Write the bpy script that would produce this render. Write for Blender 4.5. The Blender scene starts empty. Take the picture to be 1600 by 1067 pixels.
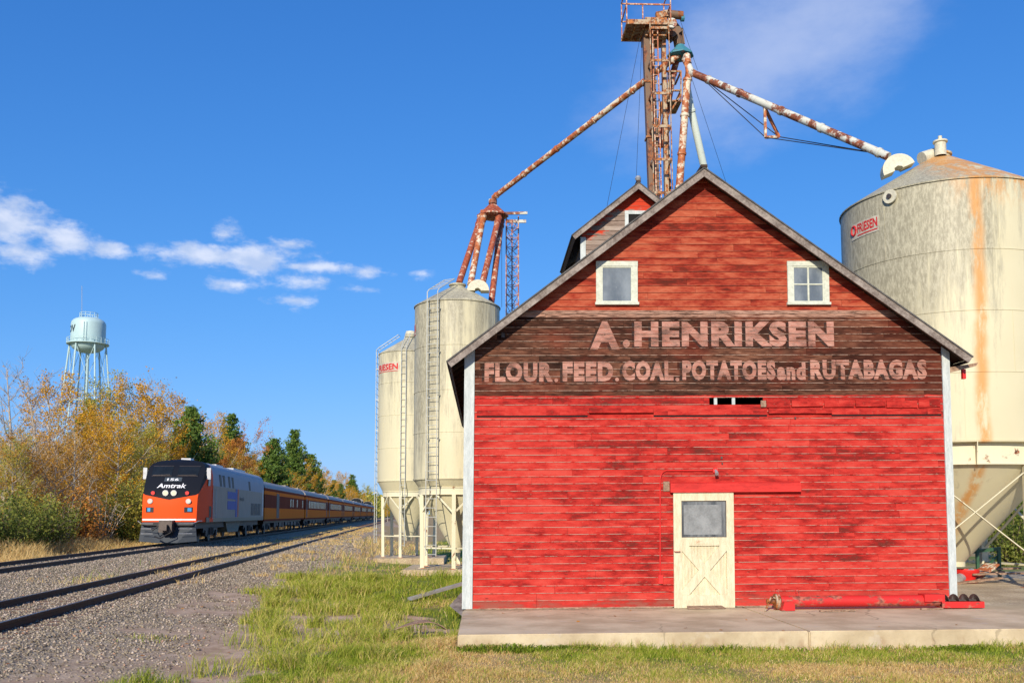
import bpy, bmesh, math, random
import numpy as np
from mathutils import Vector, Matrix, Euler

# ------------------------------------------------------------------ camera, sky, sun
SC = bpy.context.scene
COL = SC.collection
RAD = math.radians
F = 1480.0
CAMZ = 1.9
HEAD = math.atan(45.0 / F)
PITCH = RAD(4.9)
cam_d = bpy.data.cameras.new("camera")
cam = bpy.data.objects.new("camera", cam_d)
COL.objects.link(cam)
cam.location = (0, 0, CAMZ)
cam.rotation_euler = (RAD(90) + PITCH, 0, -HEAD)
cam_d.sensor_width = 36
cam_d.lens = F / 1600 * 36
cam_d.shift_y = 142.5 / 1600
cam_d.clip_start = 0.1
cam_d.clip_end = 12000
SC.camera = cam
CR = Euler((RAD(90) + PITCH, 0, -HEAD)).to_matrix()

def ray(px, py):
    return CR @ Vector(((px - 800) / F, -(py - 676) / F, -1))
def P(px, py, Y):
    r = ray(px, py)
    k = Y / r.y
    return Vector((r.x * k, Y, CAMZ + r.z * k))
def G(px, py, z=0.0):
    r = ray(px, py)
    k = (z - CAMZ) / r.z
    return Vector((r.x * k, r.y * k, z))

SUN = Vector((0.27, 1.0, -0.50)).normalized()
ld = bpy.data.lights.new("sun", 'SUN')
ld.energy = 3.9
ld.angle = RAD(0.53)
ld.color = (1.0, 0.89, 0.72)
lo = bpy.data.objects.new("sun", ld)
COL.objects.link(lo)
lo.rotation_euler = SUN.to_track_quat('-Z', 'Y').to_euler()
SC.view_settings.view_transform = 'Standard'
SC.view_settings.look = 'None'
SC.view_settings.exposure = 0.42
SC.view_settings.gamma = 1

W = bpy.data.worlds.new("World")
SC.world = W
W.use_nodes = True

class NT:
    """small helper for writing node graphs"""
    def __init__(s, nt): s.t = nt
    def n(s, typ, **kw):
        nd = s.t.nodes.new(typ)
        for k, v in kw.items():
            if k == 'i':
                for a, b in v.items(): s.set(nd, a, b)
            else: setattr(nd, k, v)
        return nd
    def set(s, nd, a, b):
        sock = nd.inputs[a]
        if isinstance(b, bpy.types.NodeSocket): s.t.links.new(b, sock)
        else: sock.default_value = b
    def m(s, op, a, b=0.0, c=0.0, clamp=False):
        nd = s.t.nodes.new('ShaderNodeMath'); nd.operation = op; nd.use_clamp = clamp
        s.set(nd, 0, a); s.set(nd, 1, b); s.set(nd, 2, c)
        return nd.outputs[0]
    def mix(s, f, a, b, bt='MIX'):
        nd = s.t.nodes.new('ShaderNodeMix'); nd.data_type = 'RGBA'; nd.blend_type = bt
        s.set(nd, 0, f)
        for k, v in ((6, a), (7, b)):
            if isinstance(v, (tuple, list)) and len(v) == 3: v = (*v, 1)
            s.set(nd, k, v)
        return nd.outputs[2]
    def step(s, x, lo, hi):
        nd = s.t.nodes.new('ShaderNodeMapRange'); nd.interpolation_type = 'SMOOTHSTEP'
        s.set(nd, 0, x); s.set(nd, 1, lo); s.set(nd, 2, hi)
        return nd.outputs[0]
    def noise(s, vec, scale=5, detail=4, rough=0.6, sc=None, off=None):
        if sc is not None or off is not None:
            mp = s.t.nodes.new('ShaderNodeMapping'); s.set(mp, 0, vec)
            if sc is not None: mp.inputs['Scale'].default_value = sc
            if off is not None: s.set(mp, 1, off)
            vec = mp.outputs[0]
        nd = s.t.nodes.new('ShaderNodeTexNoise'); s.set(nd, 'Vector', vec)
        nd.inputs['Scale'].default_value = scale; nd.inputs['Detail'].default_value = detail
        nd.inputs['Roughness'].default_value = rough
        return nd.outputs[0]
    def ramp(s, f, stops):
        nd = s.t.nodes.new('ShaderNodeValToRGB'); s.set(nd, 0, f)
        e = nd.color_ramp.elements
        while len(e) < len(stops): e.new(0.5)
        for i, (p, c) in enumerate(stops):
            e[i].position = p; e[i].color = (*c, 1)
        return nd.outputs[0]
    def xyz(s, v):
        nd = s.t.nodes.new('ShaderNodeSeparateXYZ'); s.set(nd, 0, v)
        return nd.outputs
    def comb(s, x, y, z):
        nd = s.t.nodes.new('ShaderNodeCombineXYZ'); s.set(nd, 0, x); s.set(nd, 1, y); s.set(nd, 2, z)
        return nd.outputs[0]

def build_world():
    t = NT(W.node_tree)
    W.node_tree.nodes.clear()
    sky = t.n('ShaderNodeTexSky', sky_type='NISHITA', sun_disc=False, sun_elevation=RAD(25.8), sun_rotation=RAD(195.1),
              altitude=300, air_density=1.0, dust_density=0.35, ozone_density=3.5)
    hsv = t.n('ShaderNodeHueSaturation', i={'Hue': 0.497, 'Saturation': 1.18, 'Value': 1.0, 'Color': sky.outputs[0]})
    # roll the bright horizon off the way the photograph's exposure does
    cc = t.n('ShaderNodeSeparateColor', i={0: hsv.outputs[0]}).outputs
    ch = [t.m('DIVIDE', t.m('MULTIPLY', cc[k], g), t.m('ADD', 1.0, t.m('DIVIDE', cc[k], q))) for k, g, q in ((0, 0.72, 9.0), (1, 1.26, 6.8), (2, 2.15, 6.6))]
    skc = t.n('ShaderNodeCombineColor', i={0: ch[0], 1: ch[1], 2: ch[2]}).outputs[0]
    co = t.n('ShaderNodeTexCoord').outputs['Generated']
    x, y, z = t.xyz(co)
    az = t.m('ARCTAN2', x, y)
    el = t.m('ARCSINE', z)
    v2 = t.comb(t.m('MULTIPLY', az, 1.0), t.m('MULTIPLY', el, 1.9), 0.0)
    n1 = t.noise(v2, 22, 7, 0.62)
    n2 = t.noise(v2, 60, 5, 0.6, off=(3, 1, 0))
    def azel(px, py):
        d = ray(px, py).normalized()
        return math.atan2(d.x, d.y), math.asin(d.z)
    tot = None
    # cumulus banks by direction: px,py,rx,ry,strength
    blobs = [(12, 350, 52, 40, 1.1), (25, 392, 50, 20, .9), (105, 374, 48, 20, 1.1), (172, 390, 26, 12, 1.0), (22, 322, 26, 18, 1.0),
             (262, 393, 44, 12, .8), (318, 399, 66, 18, 1.0), (395, 404, 86, 20, 1.1), (353, 368, 22, 18, .75), (455, 381, 32, 8, .8),
             (490, 417, 92, 10, .95), (465, 441, 48, 14, .85), (365, 445, 36, 9, .62), (460, 469, 44, 10, .72), (575, 426, 38, 9, .66), (240, 431, 26, 7, .6),
             (655, 428, 22, 6, .55), (-120, 360, 90, 60, 1.0), (555, 452, 34, 6, .5)]
    for (px, py, rx, ry, s) in blobs:
        a0, e0 = azel(px, py)
        dx = t.m('MULTIPLY', t.m('SUBTRACT', az, a0), 1500 / rx)
        dy = t.m('MULTIPLY', t.m('SUBTRACT', el, e0), 1500 / ry)
        r = t.m('SQRT', t.m('ADD', t.m('MULTIPLY', dx, dx), t.m('MULTIPLY', dy, dy)))
        b = t.m('MULTIPLY', t.m('SUBTRACT', 1.32, r), s)
        tot = b if tot is None else t.m('MAXIMUM', tot, b)
    nn = t.m('ADD', t.m('MULTIPLY', t.m('SUBTRACT', n1, 0.5), 2.6), t.m('MULTIPLY', t.m('SUBTRACT', n2, 0.5), 1.2))
    dens = t.m('MULTIPLY', t.step(t.m('ADD', tot, nn), 0.02, 1.15), 0.70)
    # high thin veil, upper right
    a1, e1 = azel(1215, 75)
    dx = t.m('MULTIPLY', t.m('SUBTRACT', az, a1), 1500 / 270.0)
    dy = t.m('MULTIPLY', t.m('SUBTRACT', t.m('ADD', el, t.m('MULTIPLY', t.m('SUBTRACT', az, a1), -0.28)), e1), 1500 / 115.0)
    rr = t.m('SQRT', t.m('ADD', t.m('MULTIPLY', dx, dx), t.m('MULTIPLY', dy, dy)))
    n3 = t.noise(v2, 5.5, 6, 0.62, off=(7, 2, 0))
    veil = t.m('MULTIPLY', t.step(t.m('ADD', t.m('SUBTRACT', 1.0, rr), t.m('MULTIPLY', t.m('SUBTRACT', n3, 0.5), 1.6)), -0.3, 1.0), 0.62)
    sh = t.noise(v2, 30, 4, 0.5, off=(0, .035, 0))
    ccol = t.mix(t.step(sh, 0.35, 0.7), (4.6, 5.3, 6.8), (7.4, 7.5, 8.0))
    c = t.mix(dens, skc, ccol)
    c = t.mix(veil, c, (4.6, 5.2, 7.0))
    bg = t.n('ShaderNodeBackground', i={'Color': c, 'Strength': 0.1})
    out = t.n('ShaderNodeOutputWorld', i={'Surface': bg.outputs[0]})
build_world()

# ------------------------------------------------------------------ helpers
ORG = {}
def tag(o, label=None, cat=None, group=None, kind=None):
    if label: o['label'] = label
    if cat: o['category'] = cat
    if group: o['group'] = group
    if kind: o['kind'] = kind
    return o
def thing(name, loc, label, cat, group=None, rz=0.0):
    o = bpy.data.objects.new(name, None)
    COL.objects.link(o)
    o.empty_display_size = 0.3
    o.location = loc
    o.rotation_euler = (0, 0, rz)
    ORG[o.name] = Vector(loc)
    return tag(o, label, cat, group)
def children(o): return [c for c in bpy.data.objects if c.parent == o]
def copy_tree(o, parent=None, kids=None):
    c = o.copy()
    COL.objects.link(c)
    c.parent = parent
    for ch in list(o.children):
        copy_tree(ch, c)
    return c

class MB:
    def __init__(s):
        s.v = []; s.f = []; s.a = []; s.uv = []; s.usev = False
        s.M = None
    def add(s, vs, fs, a=0.0, uvs=None):
        b = len(s.v)
        s.v += [tuple(v) for v in vs]
        for k, f in enumerate(fs):
            s.f.append(tuple(b + i for i in f)); s.a.append(a)
            s.uv.append(uvs[k] if uvs else None)
            if uvs: s.usev = True
        return s
    def box(s, x0, x1, y0, y1, z0, z1, a=0.0):
        vs = [(x0, y0, z0), (x1, y0, z0), (x1, y1, z0), (x0, y1, z0), (x0, y0, z1), (x1, y0, z1), (x1, y1, z1), (x0, y1, z1)]
        return s.add(vs, [(0, 3, 2, 1), (4, 5, 6, 7), (0, 1, 5, 4), (1, 2, 6, 5), (2, 3, 7, 6), (3, 0, 4, 7)], a)
    def bar(s, p, q, w, h=None, up=(0, 0, 1), a=0.0):
        """rectangular bar from p to q, w across, h along the up side"""
        h = w if h is None else h
        p = Vector(p); q = Vector(q)
        d = (q - p).normalized()
        up = Vector(up)
        if abs(d.dot(up)) > 0.98: up = Vector((0, 1, 0))
        r = d.cross(up).normalized(); u = r.cross(d).normalized()
        vs = []
        for c in (p, q):
            for (i, j) in ((-1, -1), (1, -1), (1, 1), (-1, 1)):
                vs.append(c + r * (w / 2 * i) + u * (h / 2 * j))
        return s.add(vs, [(3, 2, 1, 0), (4, 5, 6, 7), (0, 1, 5, 4), (1, 2, 6, 5), (2, 3, 7, 6), (3, 0, 4, 7)], a)
    def tube(s, pts, rad, n=10, cap=True, a=0.0):
        pts = [Vector(p) for p in pts]
        rs = rad if isinstance(rad, (list, tuple)) else [rad] * len(pts)
        vs = []; fs = []
        ref = None
        for i, p in enumerate(pts):
            d = (pts[min(i + 1, len(pts) - 1)] - pts[max(i - 1, 0)])
            d = d.normalized() if d.length > 1e-9 else Vector((0, 0, 1))
            if ref is None or abs(d.dot(ref)) > 0.98:
                ref = Vector((0, 0, 1)) if abs(d.z) < 0.9 else Vector((1, 0, 0))
            u = d.cross(ref).normalized(); w = d.cross(u).normalized()
            ref = ref
            for k in range(n):
                t = 2 * math.pi * k / n
                vs.append(p + (u * math.cos(t) + w * math.sin(t)) * rs[i])
        for i in range(len(pts) - 1):
            for k in range(n):
                k2 = (k + 1) % n
                fs.append((i * n + k, i * n + k2, (i + 1) * n + k2, (i + 1) * n + k))
        if cap:
            fs.append(tuple(range(n - 1, -1, -1)) if True else ())
            fs.append(tuple((len(pts) - 1) * n + k for k in range(n)))
        return s.add(vs, fs, a)
    def lathe(s, prof, n=32, c=(0, 0), a=0.0, closed=False):
        """prof: list of (r, z)"""
        vs = []; fs = []
        for (r, z) in prof:
            for k in range(n):
                t = 2 * math.pi * k / n
                vs.append((c[0] + r * math.cos(t), c[1] + r * math.sin(t), z))
        for i in range(len(prof) - 1):
            for k in range(n):
                k2 = (k + 1) % n
                fs.append((i * n + k, i * n + k2, (i + 1) * n + k2, (i + 1) * n + k))
        return s.add(vs, fs, a)
    def prism(s, poly, fn, a=0.0):
        """poly: list of 2D points; fn(pt, side) -> 3D, side 0/1; extruded polygon"""
        n = len(poly)
        vs = [fn(p, 0) for p in poly] + [fn(p, 1) for p in poly]
        fs = [tuple(range(n)), tuple(range(2 * n - 1, n - 1, -1))]
        for i in range(n):
            j = (i + 1) % n
            fs.append((i, i + n, j + n, j)[::-1] if False else (j, j + n, i + n, i))
        return s.add(vs, fs, a)
    def build(s, name, mat, parent=None, smooth=False, world=True, warp=None, fixn=True):
        me = bpy.data.meshes.new(name)
        vs = s.v
        if warp: vs = [warp(*v) for v in vs]
        root = parent
        while root is not None and root.parent is not None: root = root.parent
        if parent is not None and world and root.name in ORG:
            o0 = ORG[root.name]
            vs = [(v[0] - o0.x, v[1] - o0.y, v[2] - o0.z) for v in vs]
        me.from_pydata([tuple(v) for v in vs], [], s.f)
        if any(x != 0.0 for x in s.a):
            at = me.attributes.new('rnd', 'FLOAT', 'FACE')
            at.data.foreach_set('value', s.a)
        if s.usev:
            ul = me.uv_layers.new(name='UVMap')
            li = 0
            for fi, f in enumerate(s.f):
                u = s.uv[fi]
                for k in range(len(f)):
                    ul.data[li].uv = u[k] if u else (0, 0); li += 1
        if smooth:
            me.polygons.foreach_set('use_smooth', [True] * len(me.polygons))
            try: me.set_sharp_from_angle(angle=RAD(35))
            except Exception: pass
        if fixn and len(s.f) < 60000:
            bm = bmesh.new(); bm.from_mesh(me)
            bmesh.ops.recalc_face_normals(bm, faces=bm.faces)
            bm.to_mesh(me); bm.free()
        me.materials.append(mat)
        o = bpy.data.objects.new(name, me)
        COL.objects.link(o)
        if parent is not None: o.parent = parent
        return o

def fast_mesh(name, verts, faces, mat, parent=None, attrs=None, smooth=False):
    me = bpy.data.meshes.new(name)
    verts = np.asarray(verts, dtype=np.float32); faces = np.asarray(faces, dtype=np.int32)
    nv = len(verts); nf, k = faces.shape
    me.vertices.add(nv); me.vertices.foreach_set('co', verts.ravel())
    me.loops.add(nf * k); me.loops.foreach_set('vertex_index', faces.ravel())
    me.polygons.add(nf)
    me.polygons.foreach_set('loop_start', np.arange(0, nf * k, k, dtype=np.int32))
    me.update(calc_edges=True)
    if attrs:
        for an, (dom, vals) in attrs.items():
            at = me.attributes.new(an, 'FLOAT', dom)
            at.data.foreach_set('value', np.asarray(vals, dtype=np.float32))
    if smooth: me.polygons.foreach_set('use_smooth', [True] * nf)
    me.validate()
    me.materials.append(mat)
    o = bpy.data.objects.new(name, me)
    COL.objects.link(o)
    if parent is not None: o.parent = parent
    return o

# ------------------------------------------------------------------ materials
MATS = {}
def newmat(name):
    m = bpy.data.materials.new(name)
    m.use_nodes = True
    m.node_tree.nodes.clear()
    MATS[name] = m
    return m, NT(m.node_tree)
def finish(t, col, rough=0.6, metal=0.0, bump=None, bdist=0.01, bstr=0.5, spec=0.5, trans=None):
    b = t.n('ShaderNodeBsdfPrincipled')
    if isinstance(col, tuple): col = (*col[:3], 1)
    t.set(b, 'Base Color', col); t.set(b, 'Roughness', rough); t.set(b, 'Metallic', metal)
    t.set(b, 'Specular IOR Level', spec)
    if bump is not None:
        bp = t.n('ShaderNodeBump', i={'Strength': bstr, 'Distance': bdist, 'Height': bump})
        t.set(b, 'Normal', bp.outputs[0])
    sh = b.outputs[0]
    if trans:
        tr = t.n('ShaderNodeBsdfTranslucent', i={'Color': col})
        mx = t.n('ShaderNodeMixShader', i={0: trans, 1: sh, 2: tr.outputs[0]})
        sh = mx.outputs[0]
    t.n('ShaderNodeOutputMaterial', i={'Surface': sh})
def obj_co(t): return t.n('ShaderNodeTexCoord').outputs['Object']
def pos(t): return t.n('ShaderNodeNewGeometry').outputs['Position']
def attr(t, n): return t.n('ShaderNodeAttribute', attribute_name=n).outputs['Fac']

def simple(name, col, rough=0.6, metal=0.0, var=0.25, scale=6, bump=0.3, spec=0.5):
    m, t = newmat(name)
    co = obj_co(t)
    n1 = t.noise(co, scale, 5, 0.65)
    n2 = t.noise(co, scale * 7, 3, 0.6)
    f = t.m('ADD', t.m('MULTIPLY', n1, 0.7), t.m('MULTIPLY', n2, 0.3))
    dk = tuple(c * (1 - var) for c in col); lt = tuple(min(1, c * (1 + var)) for c in col)
    c = t.mix(t.step(f, 0.3, 0.7), dk, lt)
    finish(t, c, rough, metal, n2, 0.004, bump, spec)
    return m

def rusty(name, paint, amount=0.5, scale=9, stretch=(1, 1, 1), rough=0.6, dark=(0.085, 0.026, 0.014), orange=(0.34, 0.10, 0.03)):
    m, t = newmat(name)
    co = obj_co(t)
    n1 = t.noise(co, scale, 6, 0.7, sc=stretch)
    n2 = t.noise(co, scale * 3.1, 4, 0.6, off=(3, 5, 1))
    rust = t.mix(t.step(n2, 0.35, 0.65), dark, orange)
    msk = t.step(n1, 0.5 - (amount - 0.5) * 0.5 - 0.03, 0.5 - (amount - 0.5) * 0.5 + 0.05)
    c = t.mix(msk, tuple(paint), rust)
    finish(t, c, rough, 0.0, t.m('ADD', n1, msk), 0.003, 0.4, 0.35)
    return m

# weathered clapboard: colour zones are separate coats of paint
def siding_mat(name, zones=True, z1=4.055, z2=5.655, fixed=None):
    m, t = newmat(name)
    uv = t.n('ShaderNodeUVMap').outputs[0]
    u, v, _ = t.xyz(uv)
    rnd = attr(t, 'rnd')
    co = pos(t)
    X, Y, Z = t.xyz(co)
    off = t.comb(t.m('MULTIPLY', rnd, 37.0), t.m('MULTIPLY', rnd, 11.0), t.m('MULTIPLY', rnd, 53.0))
    base = t.comb(t.m('ADD', X, Y), 0.0, Z)
    offs = t.comb(t.m('MULTIPLY', rnd, 1.1), t.m('MULTIPLY', rnd, 0.35), t.m('MULTIPLY', rnd, .5))
    bs = t.n('ShaderNodeVectorMath', operation='ADD', i={0: base, 1: offs}).outputs[0]
    bo = t.n('ShaderNodeVectorMath', operation='ADD', i={0: base, 1: off}).outputs[0]
    grain = t.noise(bo, 9, 5, 0.65, sc=(0.5, 1, 9))
    streak = t.noise(bs, 1.9, 7, 0.70, sc=(1, 1, 3.6))
    fine = t.noise(base, 30, 4, 0.7, sc=(0.35, 1, 2.0))
    big = t.noise(base, 0.42, 3, 0.5)
    r2 = t.m('MULTIPLY', t.m('SUBTRACT', rnd, 0.5), 0.13)
    # lower bright coat
    k = t.m('ADD', t.m('ADD', streak, r2), t.m('MULTIPLY', t.m('SUBTRACT', fine, 0.5), 0.22))
    k = t.m('ADD', k, t.m('MULTIPLY', t.m('SUBTRACT', big, 0.5), 0.25))
    low = t.ramp(k, [(0.34, (0.53, 0.062, 0.045)), (0.46, (0.48, 0.036, 0.027)), (0.55, (0.37, 0.024, 0.019)), (0.63, (0.24, 0.015, 0.013)), (0.72, (0.13, 0.024, 0.017))])
    chip = t.step(t.m('ADD', fine, t.m('MULTIPLY', grain, 0.35)), 0.80, 0.86)
    low = t.mix(t.m('MULTIPLY', chip, 0.6), low, (0.34, 0.22, 0.15))
    # upper thin coat with dark wood through
    top = t.ramp(t.m('ADD', k, t.m('MULTIPLY', t.m('SUBTRACT', grain, 0.5), 0.3)), [(0.3, (0.46, 0.125, 0.066)), (0.45, (0.37, 0.072, 0.036)), (0.55, (0.27, 0.030, 0.017)), (0.66, (0.13, 0.020, 0.012)), (.8, (.07, .018, .012))])
    # bare dark band
    g2 = t.m('ADD', t.m('MULTIPLY', grain, 0.55), t.m('MULTIPLY', streak, 0.45))
    g2 = t.m('ADD', g2, r2)
    mid = t.ramp(g2, [(0.37, (0.014, 0.007, 0.005)), (0.46, (0.040, 0.017, 0.011)), (0.53, (0.085, 0.034, 0.021)), (0.61, (0.17, 0.072, 0.042)), (0.74, (0.34, 0.18, 0.12))])
    redk = t.m('MULTIPLY', t.step(t.noise(base, 0.8, 4, 0.6, off=(4, 0, 2), sc=(1, 1, 1.5)), 0.47, 0.66), 0.5)
    rgt = t.step(X, 5.5, 9.0)
    mid = t.mix(t.m('ADD', t.m('MULTIPLY', redk, 0.8), t.m('MULTIPLY', rgt, 0.25), clamp=True), mid, t.mix(grain, (0.07, 0.012, 0.008), (0.30, 0.045, 0.022)))
    Zs = t.m('SUBTRACT', Z, t.m('MULTIPLY', X, 0.007))
    if fixed == 'grey':
        grey = t.ramp(t.m('ADD', g2, 0.02), [(0.32, (0.10, 0.065, 0.05)), (0.5, (0.27, 0.20, 0.16)), (0.7, (0.43, 0.36, 0.30))])
        edge = t.m('ADD', t.m('ADD', attr(t, 'edge'), 0.0), t.m('MULTIPLY', t.m('SUBTRACT', streak, 0.5), 2.4))
        col = t.mix(t.step(edge, 0.62, 0.85), grey, (0.52, 0.05, 0.022))
    elif fixed == 'low':
        col = low
    else:
        s1 = t.m('ADD', Zs, t.m('MULTIPLY', t.m('SUBTRACT', t.noise(base, 6, 4, 0.6), 0.5), 0.05))
        col = t.mix(t.step(s1, z1 - 0.006, z1 + 0.006), low, mid)
        col = t.mix(t.step(Zs, z2 - 0.002, z2 + 0.002), col, top)
        wb = t.m('MULTIPLY', t.step(Zs, z2 - 0.132, z2 - 0.128), t.m('SUBTRACT', 1.0, t.step(Zs, z2 - 0.004, z2)))
        col = t.mix(t.m('MULTIPLY', wb, t.step(grain, 0.36, 0.60)), col, (0.44, 0.25, 0.18))
        col = t.mix(t.m('MULTIPLY', t.m('MULTIPLY', t.m('SUBTRACT', 1.0, t.step(Zs, 0.22, 0.5)), 0.8), t.step(streak, 0.42, 0.6)), col, (0.33, 0.10, 0.07))
    # worn lip along the bottom edge of each board, knots and nail heads
    wn = t.noise(base, 5, 5, 0.75, sc=(1, 1, 5))
    lip = t.m('MULTIPLY', t.m('SUBTRACT', 1.0, t.step(v, 0.05, 0.12)), t.step(wn, 0.40, 0.54))
    amt = 0.85 if fixed != 'grey' else 0.3
    zfac = t.m('SUBTRACT', 1.0, t.m('MULTIPLY', t.step(Zs, z2 - 0.002, z2 + 0.002), 0.8)) if fixed is None else 1.0
    col = t.mix(t.m('MULTIPLY', t.m('MULTIPLY', lip, amt), zfac), col, (0.50, 0.35, 0.27))
    vor = t.n('ShaderNodeTexVoronoi', i={'Vector': t.n('ShaderNodeMapping', i={0: bo, 'Scale': (2.2, 1, 6.5)}).outputs[0], 'Scale': 1.0}).outputs['Distance']
    knot = t.m('SUBTRACT', 1.0, t.step(vor, 0.04, 0.10))
    col = t.mix(t.m('MULTIPLY', knot, 0.6), col, (0.07, 0.018, 0.012))
    seam = t.m('SUBTRACT', 1.0, t.step(v, 0.0, 0.05))
    h = t.m('ADD', t.m('MULTIPLY', grain, 0.5), t.m('ADD', t.m('MULTIPLY', fine, 0.4), t.m('MULTIPLY', streak, 0.5)))
    finish(t, col, 0.85, 0.0, h, 0.006, 0.55, 0.08)
    return m

def wood(name, a, b, stretch=(1, 1, 1), scale=3, rough=0.8):
    m, t = newmat(name)
    co = obj_co(t)
    n = t.noise(co, scale, 6, 0.7, sc=stretch)
    n2 = t.noise(co, scale * 5, 4, 0.7, sc=stretch)
    c = t.mix(t.step(t.m('ADD', t.m('MULTIPLY', n, .6), t.m('MULTIPLY', n2, .4)), 0.35, 0.65), a, b)
    finish(t, c, rough, 0, n2, 0.004, 0.5, 0.25)
    return m

def silo_mat(name, H0, H1, dirx=-1.0, gr=0.55, ruststreak=False, th=.99):
    """cream enamel, lichen-grey runs below the eave and on one flank, in object space"""
    m, t = newmat(name)
    co = obj_co(t)
    x, y, z = t.xyz(co)
    st = t.noise(co, 2.6, 6, 0.72, sc=(1, 1, 0.10))
    st2 = t.noise(co, 9.0, 4, 0.7, sc=(1, 1, 0.12), off=(4, 2, 7))
    sp = t.noise(co, 16, 7, 0.8, sc=(1, 1, .3))
    big = t.noise(co, 0.7, 3, 0.5)
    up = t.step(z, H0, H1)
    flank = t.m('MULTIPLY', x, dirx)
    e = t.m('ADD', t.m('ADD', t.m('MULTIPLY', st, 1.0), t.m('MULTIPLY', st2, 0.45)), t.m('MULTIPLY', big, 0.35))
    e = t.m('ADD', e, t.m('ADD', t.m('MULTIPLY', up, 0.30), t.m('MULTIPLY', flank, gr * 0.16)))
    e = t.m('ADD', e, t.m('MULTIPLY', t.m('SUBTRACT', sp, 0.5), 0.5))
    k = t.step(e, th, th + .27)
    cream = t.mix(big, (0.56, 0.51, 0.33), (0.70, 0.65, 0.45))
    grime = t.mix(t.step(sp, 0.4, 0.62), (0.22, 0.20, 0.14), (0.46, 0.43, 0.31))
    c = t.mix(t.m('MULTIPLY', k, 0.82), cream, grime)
    if ruststreak:
        r1 = t.m('ABSOLUTE', t.m('SUBTRACT', t.m('ADD', x, t.m('MULTIPLY', t.m('SUBTRACT', t.noise(co, 1.2, 3, .5, sc=(.2, .2, 1)), .5), .3)), -0.42))
        front = t.step(t.m('MULTIPLY', y, -1.0), 0.5, 1.2)
        wid = t.m('SUBTRACT', 1.0, t.step(r1, 0.02, 0.22))
        rz = t.step(t.noise(co, 3.0, 5, .7, sc=(1, 1, .25), off=(1, 9, 3)), 0.38, 0.56)
        rk = t.m('MULTIPLY', t.m('MULTIPLY', wid, rz), front)
        # rust bleeding off the eave
        er = t.m('MULTIPLY', t.m('MULTIPLY', t.step(z, H1 - 1.3, H1 - 0.1), t.step(t.noise(co, 4.5, 6, .7, sc=(1, 1, .3), off=(8, 1, 3)), 0.42, 0.56)), t.step(x, -1.3, -0.3))
        fr = t.m('MULTIPLY', t.step(t.noise(co, 2.0, 6, .7, sc=(1, 1, .16), off=(2, 1, 13)), 0.56, 0.72), t.m('MULTIPLY', t.step(x, -0.2, 1.2), 0.35))
        rk = t.m('MAXIMUM', t.m('MAXIMUM', rk, er), fr)
        rp = t.m('MULTIPLY', t.m('MULTIPLY', t.step(z, H1 + .25, H1 + .45), t.m('SUBTRACT', 1.0, t.step(z, H1 + 1.0, H1 + 1.25))), t.m('MULTIPLY', t.step(x, -.75, -.55), t.m('SUBTRACT', 1.0, t.step(x, .45, .7))))
        rp = t.m('MULTIPLY', t.m('MULTIPLY', rp, t.step(t.m('MULTIPLY', y, -1.0), .1, .3)), t.step(t.noise(co, 3.0, 5, .7, sc=(.5, .5, 4.0)), .44, .54))
        rk = t.m('MAXIMUM', rk, rp)
        c = t.mix(t.m('MULTIPLY', rk, 0.85), c, t.mix(sp, (0.52, 0.20, 0.03), (0.66, 0.33, 0.08)))
    finish(t, c, 0.5, 0, t.m('ADD', t.m('MULTIPLY', sp, .5), big), 0.012, 0.25, 0.4)
    return m

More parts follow.
